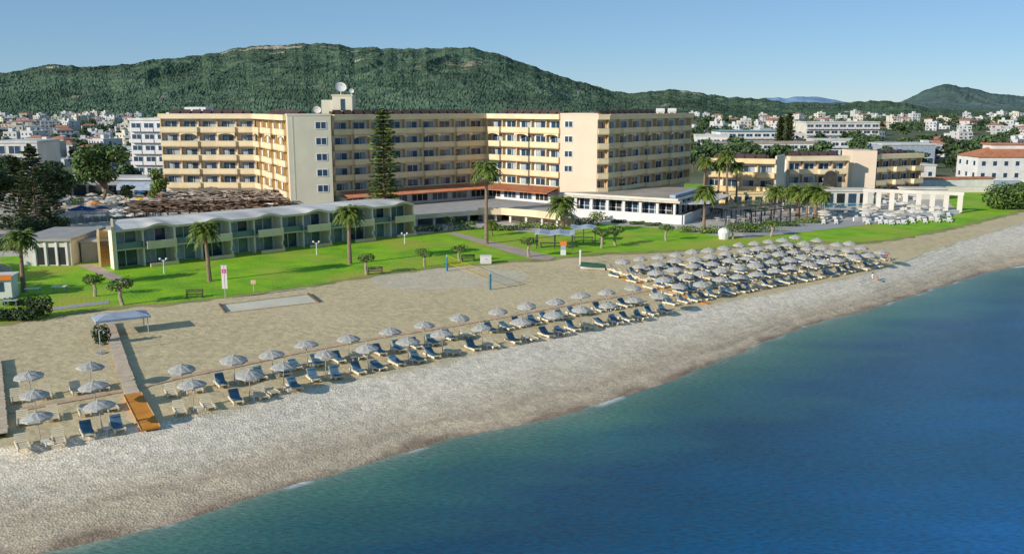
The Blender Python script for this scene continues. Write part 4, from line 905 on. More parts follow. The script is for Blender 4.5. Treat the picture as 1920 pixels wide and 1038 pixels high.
# board walk, mat, cross walk
def ribbon(name, pts, w, z0, z1, m, label=None, cat=None, plank=None, struct_=False):
    mb = MB(); 
    for i in range(len(pts) - 1):
        a, b = Vector(pts[i]), Vector(pts[i + 1]); u = b - a; L = u.length; u.normalize(); n = Vector((-u.y, u.x)); k = max(1, int(L / plank)) if plank else 1
        for j in range(k):
            p = a + u * (L * j / k); q = a + u * (L * (j + 1) / k - (.02 if plank else 0)); jw = w / 2 + (random.uniform(-.05, .05) if plank else 0)
            zz = z1 + (random.uniform(-.012, .012) if plank else 0)
            mb.prism([tuple(p - n * jw), tuple(q - n * jw), tuple(q + n * jw), tuple(p + n * jw)], z0, zz)
    o = mb.build(name, m)
    return tag(o, label, cat) if label else struct(o)
bwpts = pxs([(203, 602), (228, 680), (248, 737)], 2.34)
bwt = thing('boardwalk', 'raised pale wooden boardwalk running from the pavilion down to the orange mat', 'boardwalk', (*pix(205, 602, 2.5), 2.0))
def deck(pts, w, root, z, m):
    mb = MB(); posts = []
    for i in range(len(pts) - 1):
        a, b = Vector(pts[i]), Vector(pts[i + 1]); u = b - a; L = u.length; u.normalize(); n = Vector((-u.y, u.x)); k = int(L / .32)
        for j in range(k):
            p = a + u * (L * j / k) - Vector(root.location[:2]); q = p + u * (L / k - .03); jw = w / 2 + random.uniform(-.04, .04); zz = z + random.uniform(-.01, .01)
            mb.prism([tuple(p - n * jw), tuple(q - n * jw), tuple(q + n * jw), tuple(p + n * jw)], z - .08, zz)
        mb2 = MB()
        for s in (-1, 1):
            p = a - Vector(root.location[:2]) + n * s * (w / 2 - .12); q = b - Vector(root.location[:2]) + n * s * (w / 2 - .12)
            mb2.prism([tuple(p - n * .05), tuple(q - n * .05), tuple(q + n * .05), tuple(p + n * .05)], 0, z - .085)
        mb2.build('joist', M_timber, root)
    mb.build('deck_boards', m, root)
deck(bwpts, 1.05, bwt, .34, M_wood)
x0 = Vector(bwpts[-1]); x1 = Vector(pix(282, 797, 2.3)); 
mt = thing('beach_mat', 'bright orange mat ramp from the boardwalk end to the pebbles', 'mat', (x0.x, x0.y, 2.0))
uu = (x1 - x0).normalized(); nn = Vector((-uu.y, uu.x)); L = (x1 - x0).length
mb = MB()
for k in range(14):
    a = uu * (L * k / 14); b = uu * (L * (k + 1) / 14); za, zb = .33 - .2 * k / 14, .33 - .2 * (k + 1) / 14; w = .62
    pts = [a - nn * w, b - nn * w, b + nn * w, a + nn * w]; z = [za, zb, zb, za]
    T = [(p.x, p.y, q) for p, q in zip(pts, z)]; G = [(p.x, p.y, 0) for p in pts]
    mb.quad(*T); mb.quad(T[1], T[0], G[0], G[1]); mb.quad(T[3], T[2], G[2], G[3])
mb.quad(T[2], T[1], G[1], G[2]); mb.build('matting', M_mat, mt)
for s in (-1, 1):
    a = nn * s * .64; b = uu * L + nn * s * .64
    MB().tube([(a.x, a.y, .35), (b.x, b.y, .15)], .03, 4).build('edge_rope', M_wood2, mt)
cross = [(-60, 790), (0, 774), (120, 752), (242, 730), (330, 708), (440, 686), (560, 660), (700, 634), (850, 610), (1000, 583), (1150, 556), (1260, 536), (1370, 516), (1500, 497), (1620, 480)]
ribbon('board_walk', pxs(cross, 2.05), .75, 1.95, 2.07, M_wood2, 'narrow walk of pinkish boards running along the middle parasol row', 'board walk', .5)
lw = thing('boardwalk', 'raised boardwalk cut off by the left edge of the picture', 'boardwalk', (*pix(-8, 690, 2.5), 2.0))
deck(pxs([(-12, 670), (-2, 812)], 2.4), 1.1, lw, .42, M_wood)
ribbon('board_walk', pxs([(1150, 515), (1200, 531), (1262, 546), (1330, 570)], 2.05), .7, 1.95, 2.06, M_mat, 'orange walk crossing the parasol field down to the pebbles', 'board walk', .5)
# pavilion at the head of the boardwalk
x, y = pix(230, 623); pv = thing('pavilion', 'shade pavilion with a flat blue-grey hipped canvas roof over the boardwalk head', 'pavilion', (x, y, 2.0), .55)
m = MB(); a, b, h0, h1 = 2.5, 1.4, 1.7, 2.1
top = [(-1.2, 0, h1), (1.2, 0, h1)]; c = [(-a, -b, h0), (a, -b, h0), (a, b, h0), (-a, b, h0)]
m.quad(c[0], c[1], top[1], top[0]); m.quad(c[2], c[3], top[0], top[1]); m.poly([c[1], c[2], top[1]]); m.poly([c[3], c[0], top[0]])
for i in range(4): p, q = c[i], c[(i + 1) % 4]; m.quad((p[0], p[1], h0 - .2), (q[0], q[1], h0 - .2), q, p)
m.build('canvas_roof', M_bluegrey, pv)
for sx_ in (-1, 1):
    for sy_ in (-1, 1): MB().tube([(sx_ * 2.2, sy_ * 1.2, 0), (sx_ * 2.2, sy_ * 1.2, h0 + .1)], .045, 6).build('post', M_steel, pv)
# canopies on the lawn
for i, (px, py, w, d, l) in enumerate(((1040, 464, 6.2, 3.2, 'long blue-grey canopy on dark posts, front one of two by the lawn'), (1094, 453, 4.2, 2.4, 'smaller blue-grey canopy set behind the long one'))):
    x, y = pix(px, py); t = thing('shade_canopy', l, 'canopy', (x, y, 2.0), -.08)
    m = MB(); n = 8
    for k in range(n):
        xa, xb = -w / 2 + w * k / n, -w / 2 + w * (k + 1) / n; f = lambda x: 2.35 + .12 * math.sin(x * 2.2)
        m.quad((xa, -d / 2, f(xa)), (xb, -d / 2, f(xb)), (xb, d / 2, f(xb) + .3), (xa, d / 2, f(xa) + .3)); m.quad((xa, -d / 2, f(xa) - .12), (xb, -d / 2, f(xb) - .12), (xb, -d / 2, f(xb)), (xa, -d / 2, f(xa)))
    m.build('canvas', M_bluegrey, t)
    for kx in (-1, 0, 1):
        for s in (-1, 1): MB().tube([(kx * w * .45, s * d * .42, 0), (kx * w * .45, s * d * .42, 2.3)], .09, 6).build('post', M_dkgrey, t)
    MB().box(-w * .38, w * .38, -.5, .5, .7, .76).box(-w * .36, -w * .33, -.4, .4, 0, .699).box(w * .33, w * .36, -.4, .4, 0, .699).build('table', M_timber, t)
# bits on the sand and lawn
x, y = pix(212, 662); t = thing('shower_post', 'slim steel shower post with a round base by the boardwalk', 'shower', (x - 1.1, y, 2.0))
MB().tube([(0, 0, 0), (0, 0, 2.1)], .045, 7).build('pole', M_steel, t); MB().tube([(0, 0, 2.05), (.25, 0, 2.2), (.45, 0, 2.0)], .04, 6).dome((.45, 0, 1.92), .12, .6, 8, 3).build('shower_head', M_steel, t); MB().tube([(0, 0, -.05), (0, 0, .08)], .5, 12).build('base', M_conc, t)
bx, by = pix(505, 572); t = thing('sand_court', 'sunken grey bowling court edged with timber kerbs on the sand', 'court', (bx, by, 2.0))
c4 = pxs([(412, 572), (424, 587), (598, 567), (578, 552)]); cc = [Vector(p) - Vector((bx, by)) for p in c4]
for i in range(4):
    a, b = cc[i], cc[(i + 1) % 4]; u = (b - a).normalized(); n = Vector((-u.y, u.x)) * .09
    MB().prism([tuple(a - n), tuple(b - n), tuple(b + n), tuple(a + n)], 0, .22 if i in (0, 2) else .12).build('kerb', M_timber if i in (0, 2) else M_wood, t)
MB().poly([(p.x * .97, p.y * .97, .012) for p in cc]).build('court_surface', M_court, t)
# volleyball net
va, vb = Vector(pix(919, 543)), Vector(pix(838, 508)); t = thing('volleyball_net', 'slack yellow volleyball net strung between two teal padded posts', 'net', (va.x, va.y, 2.0)); d = vb - va
for p in (Vector((0, 0)), d):
    po = MB().tube([(p.x, p.y, 0), (p.x, p.y, 2.25)], .06, 7).build('post', M_steel, t); MB().tube([(p.x, p.y, .05), (p.x, p.y, 1.9)], .16, 9).build('pad', M_teal, po)
m = MB()
for zz in (2.15, 1.9, 1.65, 1.4, 1.2): 
    pts = [(d.x * k / 8, d.y * k / 8, zz - .1 * math.sin(PI * k / 8)) for k in range(9)]; m.tube(pts, .014 if 1.2 < zz < 2.15 else .03, 3)
for k in range(1, 30): m.tube([(d.x * k / 30, d.y * k / 30, 1.12), (d.x * k / 30, d.y * k / 30, 2.1)], .01, 3)
m.build('net', M_yel, t)
x, y = pix(911, 494); t = thing('cool_box', 'white square cabinet standing on the lawn edge', 'cabinet', (x, y, 2.0), .1)
MB().box(-.75, .75, -.5, .5, .08, 1.05).box(-.7, .7, -.45, .45, 0, .078).build('body', M_white, t); MB().box(-.79, .79, -.54, .54, 1.052, 1.16).build('lid', M_white, t); MB().box(-.2, .2, -.56, -.5, .7, .76).build('handle', M_grey, t)
x, y = pix(1112, 506); t = thing('covered_boat', 'small boat under a dark green tarpaulin pulled up on the sand', 'boat', (x, y, 2.0), -.35)
m = MB(); rings = []
for k in range(9):
    f = k / 8; xx = -1.7 + 3.4 * f; w = .7 * math.sin(PI * (.12 + .8 * f)) ** .6; h = .75 - .12 * f
    rings.append([(xx, -w * .5, .1), (xx, -w, .45), (xx, -w * .55, h + .12), (xx, 0, h + .3), (xx, w * .55, h + .12), (xx, w, .45), (xx, w * .5, .1)])
hu = MB()
for k in range(8):
    for j in range(6): (m if 1 <= j <= 4 else hu).quad(rings[k][j], rings[k + 1][j], rings[k + 1][j + 1], rings[k][j + 1])
    hu.quad(rings[k][0], rings[k][6], rings[k + 1][6], rings[k + 1][0])
m.poly(rings[0]); m.poly(list(reversed(rings[8]))); m.build('tarpaulin', M_green, t); hu.build('hull', M_white, t)
def post(name, px, py, h, label, cat, fn):
    x, y = pix(px, py); t = thing(name, label, cat, (x, y, 2.0)); fn(t, h); return t
def f_white(t, h): MB().tube([(0, 0, 0), (0, 0, h)], .13, 8).build('pole', M_white, t); MB().tube([(0, 0, h + .001), (0, 0, h + .3)], [.2, .05], 8).build('cap', M_white, t); MB().tube([(0, 0, -.05), (0, 0, .1)], .35, 10).build('base', M_conc, t)
post('shower_post', 1088, 497, 1.9, 'white outdoor shower post on the sand left of the green boat', 'shower', f_white)
def f_flag(t, h):
    MB().tube([(0, 0, 0), (0, 0, h)], .05, 6).build('pole', M_steel, t)
    MB().box(-.32, .32, -.02, .02, 1.2, h - .1).build('banner', M_offwhite, t); MB().box(-.26, .26, -.03, -.021, h - 1.0, h - .5).build('print', M_pink, t); MB().tube([(-.4, 0, h - .05), (.4, 0, h - .05)], .025, 5).build('crossbar', M_steel, t)
post('banner_flag', 423, 560, 4.0, 'tall narrow white banner with a magenta print at the sand edge', 'banner', f_flag)
def f_sign(t, h):
    MB().tube([(0, 0, 0), (0, 0, h)], .04, 6).build('pole', M_wood, t); MB().box(-.3, .3, -.06, -.04, h - .5, h).build('board', M_wood2, t)
post('sign_post', 476, 546, 1.4, 'small pinkish notice board on a stake at the lawn edge', 'sign', f_sign)
def f_lamp(t, h):
    MB().tube([(0, 0, 0), (0, 0, h)], [.09, .06], 7).build('pole', M_white, t)
    for s in (-1, 1):
        MB().tube([(0, 0, h - .25), (s * .35, 0, h)], .035, 5).build('arm', M_white, t); MB().dome((s * .42, 0, h + .1), .17, 1, 9, 6, 0, True).build('globe', M_white, t)
for px, py, h, l in ((308, 513, 1.9, 'white twin globe lamp in front of the left bungalow rooms'), (594, 478, 1.9, 'white twin globe lamp in front of the middle bungalow rooms'), (759, 457, 1.6, 'white twin globe lamp near the right bungalow end')):
    post('garden_lamp', px, py, h, l, 'lamp', f_lamp)
def f_info(t, h):
    MB().box(-.4, .4, -.15, .15, 0, .8).build('base', M_white, t); MB().box(-.38, .38, -.13, .13, .802, 1.5).build('panel', M_bluegrey, t); MB().box(-.5, .5, -.2, .2, 1.502, 2.1).build('head', M_orange, t)
post('info_stand', 1056, 478, 2.1, 'blue and white stand with an orange top in front of the long canopy', 'stand', f_info)
def bench(px, py, rz, label):
    x, y = pix(px, py); t = thing('park_bench', label, 'bench', (x, y, 2.0), rz)
    MB().box(-1, 1, -.25, .0, .42, .48).box(-1, 1, .02, .25, .42, .48).build('seat', M_timber, t); MB().box(-1, 1, .27, .31, .6, .75).box(-1, 1, .29, .33, .8, .95).build('backrest', M_timber, t)
    for s in (-.85, .85): MB().box(s - .05, s + .05, -.22, .28, 0, .418).box(s - .05, s + .05, .315 if False else .332, .38, 0, .95).build('leg', M_dkgrey, t)
bench(365, 558, .2, 'dark wooden bench on the lawn left of the tall banner'); bench(704, 514, .2, 'dark wooden bench beside the small trimmed tree on the lawn edge'); bench(878, 490, .2, 'dark bench just left of the white cabinet')
# people
def person(name, loc, rz, joints, edges, radii, skinm, clothes, label, top=None):
    me = bpy.data.meshes.new('body'); me.from_pydata(joints, edges, []); o = bpy.data.objects.new(name, me); COL.objects.link(o)
    md = o.modifiers.new('s', 'SKIN')
    for i, r in enumerate(radii): me.skin_vertices[0].data[i].radius = (r, r)
    me.skin_vertices[0].data[0].use_root = True
    sb = o.modifiers.new('u', 'SUBSURF'); sb.levels = 1; sb.render_levels = 1
    dg = bpy.context.evaluated_depsgraph_get(); dg.update(); ev = bpy.data.meshes.new_from_object(o.evaluated_get(dg)); bpy.data.objects.remove(o)
    ev.materials.clear(); ev.materials.append(skinm); ev.materials.append(clothes); ev.materials.append(M_hair); ev.name = 'body'
    for p in ev.polygons:
        p.use_smooth = True; c = p.center
        if top: p.material_index = 1 if top(c) else 0
    b = put(name, ev, None, loc, rz); tag(b, label, 'person')
    h = joints[3]; MB().dome((h[0] * 1.0, h[1] + .03, h[2] + .0), .125, 1.05, 10, 5).build('hair', M_hair, b)
    return b
sit_j = [(0, 0, .12), (0, .05, .35), (0, .1, .58), (0, .06, .78), (.16, .1, .52), (.26, .02, .32), (.2, -.2, .2), (-.16, .1, .52), (-.26, .02, .32), (-.2, -.2, .2), (.1, -.02, .12), (.14, -.4, .38), (.14, -.7, .06), (.14, -.82, .05), (-.1, -.02, .12), (-.14, -.4, .36), (-.14, -.72, .06), (-.14, -.84, .05)]
sit_e = [(0, 1), (1, 2), (2, 3), (2, 4), (4, 5), (5, 6), (2, 7), (7, 8), (8, 9), (0, 10), (10, 11), (11, 12), (12, 13), (0, 14), (14, 15), (15, 16), (16, 17)]
sit_r = [.15, .14, .13, .1, .06, .045, .035, .06, .045, .035, .1, .07, .05, .04, .1, .07, .05, .04]
x, y = pix(1637, 522, 1.7)
person('person', (x, y, 1.62), .9, sit_j, sit_e, sit_r, M_skin, M_white, 'person in a white top sitting on the pebbles facing the sea', lambda c: c.z > .22 and c.y > -.12)
x, y = pix(1664, 490, 2.0); t = lounger(x, y, RZ2 - .6, 'lounger with a blue cushion set apart at the right end of the field', None, True)
person('person', (x + .1, y + .75, 2.40), RZ2 - .6, sit_j, sit_e, sit_r, M_skin, M_red, 'person in red sitting on the lone lounger at the far right', lambda c: c.z > .08 and c.y > -.3)
# ================================================================== LEFT: PERGOLA, POOLS, ANNEX
UB = Vector((36.7, 33.7)).normalized(); RB = math.atan2(UB.y, UB.x)
pg = thing('thatched_pergola', 'wide brown thatched pergola over a terrace in front of the left hotel wing', 'pergola', (-55.5, 171.5, 2.0), .12)
def strawroof(root, x0, x1, y0, y1, z, ridge, m, n, name):
    mb = MB()
    for k in range(n):
        x = random.uniform(x0, x1); y = random.uniform(y0, y1); f = (y - y0) / (y1 - y0); zz = z + ridge * f + random.uniform(-.15, .3)
        L = random.uniform(.8, 2.2); w = random.uniform(.2, .45); a = random.uniform(-.5, .5) + (PI / 2 if random.random() < .35 else 0)
        d = Vector((math.cos(a), math.sin(a), random.uniform(-.25, .1))); n_ = Vector((-d.y, d.x, random.uniform(-.3, .3))); p = Vector((x, y, zz))
        mb.quad(p - d * L - n_ * w, p + d * L - n_ * w, p + d * L + n_ * w, p - d * L + n_ * w)
    return mb.build(name, m, root)
strawroof(pg, -15, 13.5, -5.5, 2, 2.9, .9, M_thatch, 700, 'thatch')
strawroof(pg, -12.5, 14, 1.5, 11, 3.6, 1.3, M_thatchp, 800, 'pale_thatch')
for k in range(8):
    for yy in (-5.5, 2, 10): MB().tube([(-14 + k * 4, yy, 0), (-14 + k * 4, yy, 2.9 + max(0, yy + 5) * .09)], .16, 6).build('post', M_pole if k % 2 else M_timber, pg)
for yy in (-5.5, 2, 10): MB().box(-15.5, 14.5, yy - .12, yy + .12, 2.7 + max(0, yy + 5) * .1, 2.9 + max(0, yy + 5) * .1).build('beam', M_timber, pg)
# pools
def pool(name, pts, m, label, root=True):
    c = sum((Vector(p) for p in pts), Vector((0, 0))) / len(pts); t = thing(name, label, 'pool', (c.x, c.y, 2.05))
    q = [Vector(p) - c for p in pts]
    MB().poly([(p.x, p.y, .05) for p in q]).build('water', m, t)
    e = MB()
    for i in range(len(q)):
        a, b = q[i], q[(i + 1) % len(q)]; u = (b - a).normalized(); n = Vector((u.y, -u.x)) * .5; e.prism([tuple(a + n), tuple(b + n), tuple(b), tuple(a)], 0, .12)
    e.build('coping', M_stone, t); return t
pool('swimming_pool', [(-83, 172), (-70, 182), (-73.5, 190), (-88, 184)], M_poolb, 'dark blue swimming pool behind the left end of the bungalow roof')
pool('swimming_pool', [(-67, 142), (-61.5, 147), (-64, 158), (-70.5, 153)], M_pool, 'small turquoise pool just behind the orange outside stair')
gf = thing('pool_fence', 'low glass fence along the dark blue pool', 'fence', (-77.5, 172.5, 2.0), .62)
for k in range(12): MB().box(-8 + k * 1.35, -8 + k * 1.35 + .07, -.03, .03, 0, 1.2).build('post', M_steel, gf)
for k in range(11): MB().box(-7.92 + k * 1.35, -6.66 + k * 1.35, -.01, .01, .12, 1.1).build('panel', M_glassb, gf)
# small pool parasols, other colours
def pool_parasol(mcol, R=1.5, zt=2.4):
    p = MB().tube([(0, 0, 0), (0, 0, zt)], .04, 5).mesh('pole', M_steel); c = MB(); n = 8
    for j in range(n):
        a, b = 2 * PI * j / n, 2 * PI * (j + 1) / n; A_ = (R * math.cos(a), R * math.sin(a), zt - .45); B_ = (R * math.cos(b), R * math.sin(b), zt - .45)
        c.poly([(0, 0, zt + .05), A_, B_]); c.quad((A_[0], A_[1], zt - .62), (B_[0], B_[1], zt - .62), B_, A_)
    return [('pole', p), ('canopy', c.mesh('canopy', mcol))]
PPC = {k: pool_parasol(m) for k, m in (('cream', M_offwhite), ('white', M_white), ('red', M_red), ('yellow', M_yel), ('azure', M_azure), ('beige', M_stone), ('orange', M_orange), ('blue', M_dkblue))}
def pparasol(k, x, y, label, group=None, sc=.85):
    t = thing('pool_parasol', label, 'parasol', (x, y, 2.04), random.random() * 6, group, sc); 
    for n, me in PPC[k]: put(n, me, t)
def tri_low(): 
    m = MB(); m.box(-.33, .33, 0, 1.4, .22, .34); i = len(m.v); a = .6
    for X in (-.33, .33): m.v += [(X, 1.4, .22), (X, 2.0, .6), (X, 1.96, .72), (X, 1.36, .34)]
    for fc in ((0, 3, 2, 1), (4, 5, 6, 7), (0, 1, 5, 4), (1, 2, 6, 5), (2, 3, 7, 6), (3, 0, 4, 7)): m.f.append(tuple(i + c for c in fc)); m.m.append(0)
    for s in (-.28, .28): m.box(s - .04, s + .04, .1, .2, 0, .219); m.box(s - .04, s + .04, 1.2, 1.3, 0, .219)
    return m
PL = {'white': tri_low().mesh('pool_lounger', M_white), 'cream': tri_low().mesh('pool_lounger', M_lfr)}
def plounger(x, y, rz, label, group, k='white'):
    tag(put('pool_lounger', PL[k], None, (x, y, 2.05), rz), label, 'sun lounger', group)
for i, (k, px, py, l) in enumerate((('azure', 262, 356, 'left of two azure parasols before the dark low building'), ('azure', 297, 354, 'right of two azure parasols before the dark low building'), ('red', 272, 368, 'red parasol on the left pool terrace'), ('yellow', 262, 369, 'yellow parasol beside the red one on the left pool terrace'), ('orange', 178, 376, 'orange parasol beside the deep blue ones'), ('blue', 140, 388, 'deep blue parasol, leftmost of four on the left pool terrace'), ('blue', 152, 384, 'deep blue parasol, second from the left of four on the left pool terrace'), ('blue', 166, 387, 'deep blue parasol, second from the right of four on the left pool terrace'), ('blue', 190, 385, 'deep blue parasol, rightmost of four on the left pool terrace'), ('orange', 300, 362, 'orange parasol at the left end of the thatched pergola'))):
    x, y = pix(px, py, 4.2); pparasol(k, x, y, l)
for i in range(26):
    px = random.uniform(112, 275); py = random.uniform(360, 382) if i % 2 else random.uniform(378, 398)
    if 125 < px < 215 and py > 376: px += 85
    x, y = pix(px, py, 4.2); pparasol(('cream', 'beige')[i % 2], x, y, ('cream', 'beige')[i % 2] + ' parasol in the crowd on the left pool terrace', 'pale parasols on the left pool terrace')
for i in range(60):
    px = random.uniform(105, 290); py = random.uniform(372, 412)
    if 125 < px < 250 and py > 388: py -= 24
    x, y = pix(px, py, 2); plounger(x, y, random.choice((.2, .6, 1.7)), 'white plastic lounger in the crowd on the left pool terrace' if i % 3 else 'cream plastic lounger in the crowd on the left pool terrace', 'loungers on the left pool terrace' if i % 3 else 'cream loungers on the left pool terrace', 'white' if i % 3 else 'cream')
for i, (px, py) in enumerate(((145, 385), (190, 372), (232, 388), (255, 378), (280, 398), (215, 366))):
    bush(px, py, 2.4, 1.8, ['bush beside the deep blue parasols', 'bush behind the orange pool parasol', 'bush by the dark blue pool', 'bush below the yellow parasol', 'bush at the pergola corner', 'bush at the back of the left pool terrace'][i], M_leaf, 300, .2)
# annex
an = thing('annex', 'low white annex with a flat grey roof and three dark doorways at the far left', 'building', (-68.4, 124.3, 2.0), .06)
AX = 7.0
MB().box(0, AX, 0, 12, 0, 3.5).build('wall', M_offwhite, an); MB().box(-.3, AX + .3, -.5, 12.3, 3.502, 3.85).build('roof', M_conc, an)
for x in (2.4, 3.9, 5.3): MB().box(x, x + .95, -.04, 0, .15, 2.6).build('doorway', M_dark, an)
for x in (1.95, 3.42, 4.9, 6.3): MB().box(x, x + .3, -.2, -.001, 0, 3.5).build('pilaster', M_white, an)
an2 = thing('annex', 'lower grey service block with a flat roof right of the white annex', 'building', (-61.2, 127.2, 2.0), .2)
MB().box(0, 4.5, 0, 8, 0, 2.9).build('wall', M_conc, an2); MB().box(-.15, 4.65, -.3, 8.2, 2.902, 3.1).build('roof', M_pathg, an2); MB().box(3.2, 4.2, -.04, 0, .1, 2.2).build('doorway', M_dark, an2)
sg = thing('garden_steps', 'white railed steps climbing at the left edge behind the palm', 'steps', (-66.5, 118, 2.0), .35)
m = MB()
for k in range(8): m.box(-3.5 + k * .45, -3.05 + k * .45, 0, 2.2, 0, 2.0 - k * .24)
m.build('steps', M_conc, sg); MB().tube([(-3.4, -.05, 3), (.2, -.05, 1.1)], .05, 5).tube([(-3.4, -.05, 2), (-3.4, -.05, 3)], .04, 5).tube([(.2, -.05, .1), (.2, -.05, 1.1)], .04, 5).build('railing', M_white, sg)
kb = thing('kiosk', 'white kiosk with an orange roof stripe cut by the left edge', 'kiosk', (*pix(-12, 558), 2.0), .2)
MB().box(-2.4, 2.4, -1.2, 1.2, 0, 2.6).build('wall', M_white, kb); MB().prism([(-2.6, -1.5), (2.6, -1.5), (2.6, 1.5), (-2.6, 1.5)], 2.602, 2.75).build('roof', M_white, kb); MB().box(-2.6, 2.6, -1.56, -1.502, 2.3, 2.9).build('fascia', M_orange, kb); MB().box(-1.6, 1.6, -1.24, -1.2, .9, 2.0).build('window', M_glass, kb)
# things under the left trees: low tables
for i, (px, py) in enumerate(((62, 552), (112, 548), (20, 575))):
    x, y = pix(px, py); t = thing('garden_table', ['white table on the shaded lawn by the palm foot', 'white table on the shaded lawn in front of the annex', 'blue and white table beyond the dark hedge'][i], 'table', (x, y, 2.03), .2)
    MB().box(-.8, .8, -.45, .45, .7, .75).build('table_top', M_white if i < 2 else M_bluegrey, t)
    for a in (-.7, .7):
        for b in (-.35, .35): MB().box(a - .03, a + .03, b - .03, b + .03, 0, .699).build('leg', M_grey, t)
for q, (tx, ty, ts) in enumerate(((-118, 232, 1.2), (-104, 214, .9), (-100, 236, 1.1), (-110, 206, .8), (-90, 212, .55), (-84, 216, .5))):
    plant('leafy_tree', TWN[q % 4], ['leafy tree in front of the white block at the far left', 'low tree before the long dark low building, left one', 'tree rising behind the long dark low building', 'dark low tree at the far left before the dark building', 'small tree between the big round tree and the awning', 'small tree just left of the pale curved awning'][q], 'tree', (tx, ty, 2), ts)
# white hotel left behind and dark low building
def slab_block(name, label, loc, rz, w, d, nfl, fh, nb, wall, railm, win=M_glass, roofm=M_memb, proj=1.2, cat='building', tank=True, rounded=False):
    t = thing(name, label, cat, loc, rz)
    MB().box(0, w, 0, d, 0, nfl * fh).build('wall', wall, t); MB().box(-.2, w + .2, -.3, d + .2, nfl * fh + .002, nfl * fh + .55).build('roof', roofm, t)
    bw_ = w / nb
    bm = MB(); bm.box(.15, bw_ - .15, -proj, -.002, 0, .16); bm.box(.15, bw_ - .15, -proj, -proj + .1, .162, 1.0); bm.box(.15, .25, -proj + .101, -.002, .162, 1.0); bm = bm.mesh('balcony', railm)
    wm_ = MB().box(.5, bw_ - .5, -.04, 0, .16, 2.2).mesh('window', win); fm_ = MB().box(.42, bw_ - .42, -.08, -.041, 2.2, 2.3).box(bw_ / 2 - .05, bw_ / 2 + .05, -.08, -.041, .16, 2.2).box(.42, .5, -.08, 0, .1, 2.28).box(bw_ - .5, bw_ - .42, -.08, 0, .1, 2.28).mesh('window_frame', M_frame)
    for f in range(nfl):
        for k in range(nb):
            o = put('window', wm_, t, (k * bw_, 0, f * fh)); put('window_frame', fm_, o)
            if f > 0 and proj > 0: put('balcony', bm, t, (k * bw_, 0, f * fh))
    return t
wh = slab_block('white_hotel', 'white five storey hotel with pale balconies left of the main hotel', (-104, 250, 1.95), -.12, 22, 14, 6, 3.0, 6, M_white, M_white)
ts = MB().box(14, 18.5, -2.2, -.003, 0, 20.0).build('stair_tower', M_bluegrey, wh)
for k in range(6): MB().box(14.0, 18.5, -2.3, -2.201, 1.6 + k * 3.0, 2.5 + k * 3.0).build('window', M_dark, ts)
MB().box(15, 21, 2, 7, 18.56, 21.5).build('roof_house', M_white, wh)
dl = thing('low_building', 'dark low building with a pale curved awning between the big tree and the hotel', 'building', (-112, 222, 1.96), -.05)
MB().box(0, 37, 0, 10, 0, 4.2).build('wall', M_grey, dl); MB().box(-.3, 37.3, -.5, 10.3, 4.202, 4.6).build('roof', M_memb, dl)
for k in range(9): MB().box(1 + k * 3.8, 4.2 + k * 3.8, -.05, 0, .3, 2.9).build('window', M_dark if k != 6 else M_yel, dl)
aw = MB()
for k in range(8):
    a, b = PI * .5 * k / 8, PI * .5 * (k + 1) / 8; aw.quad((0, -3 * math.sin(b), 1.9 + 2 * math.cos(b)), (13, -3 * math.sin(b), 1.9 + 2 * math.cos(b)), (13, -3 * math.sin(a), 1.9 + 2 * math.cos(a)), (0, -3 * math.sin(a), 1.9 + 2 * math.cos(a)))
aw.v = [(x + 17, y, z) for x, y, z in aw.v]; aw.build('awning', M_bluegrey, dl)
slab_block('white_block', 'white block with one dark slot window at the left edge behind the pine', (-140, 246, 1.96), .06, 12, 14, 4, 3.0, 3, M_offwhite, M_white, proj=0)
slab_block('grey_block', 'blue-grey block behind the big pine and the big green tree', (-124, 272, 1.96), .1, 12, 12, 3, 3.0, 3, M_bluegrey, M_offwhite)
# ================================================================== RIGHT HOTEL BLOCKS
def block3(label, A, B, nfl, nb, seed, z0=2.0, depth=7.5, wall=M_cream, fh=3.15):
    c = (Vector(A) + Vector(B)) / 2; t = thing('hotel_block', label, 'hotel block', (c.x, c.y + 2, 1.98))
    facade(t, A, B, z0, nfl, fh, nb, depth, seed=seed, arches=False, proj=.9, deep=False, rail=M_yellow if seed % 2 else M_cream, win_w=2.2)
    return t
b1 = block3('stepped yellow hotel block behind the tall palms, leftmost of the three', (43.8, 205.5), (58.0, 201.0), 3, 4, 21)
MB().box(0, 7.5, 0, .4, 0, 11.0).build('end_wall', M_grwall, b1, (58.3 - b1.location.x, 200.8 - b1.location.y, 0), math.atan2(7, 4))

b2 = block3('yellow hotel block with a large dark arch, middle one of the three', (64.5, 212.0), (78.8, 213.6), 3, 4, 22)
MB().poly([(2.4 * math.cos(PI * k / 12), 0, 2.4 + 2.4 * math.sin(PI * k / 12)) for k in range(13)] + [(-2.4, 0, 0), (2.4, 0, 0)]).build('arch_shade_panel', mat('painted_arch_shade', (.07, .065, .055), (.04, .04, .035), .6), b2, (2.6, -2.72, 3.3), math.atan2(1.6, 14.3)).scale = (.72, 1, .78)  # flat dark panel paints the shade inside an arch
b3 = block3('yellow hotel block with a sunlit blank end wall, rightmost of the three', (87.2, 219), (101.5, 226), 3, 5, 24)
MB().box(0, 5.6, 0, 9, 0, 11.3).build('end_wall', M_pinkwall, b3, (81.5 - b3.location.x, 218.2 - b3.location.y, 0), -.06)
MB().box(-1, 9, -9.5, -5.5, 0, 2.4).box(-1.3, 9.3, -9.8, -5.3, 2.402, 2.7).build('poolside_wing', M_offwhite, b3)
MB().box(-7, 10, -10, -4, 0, 2.9).box(-7.3, 10.3, -10.3, -3.8, 2.902, 3.2).build('poolside_wing', M_offwhite, b2)
for k in range(6): MB().box(-6 + k * 2.6, -4.2 + k * 2.6, -10.05, -10, .2, 2.4).build('window', M_dark if k % 2 else M_glass, b2)
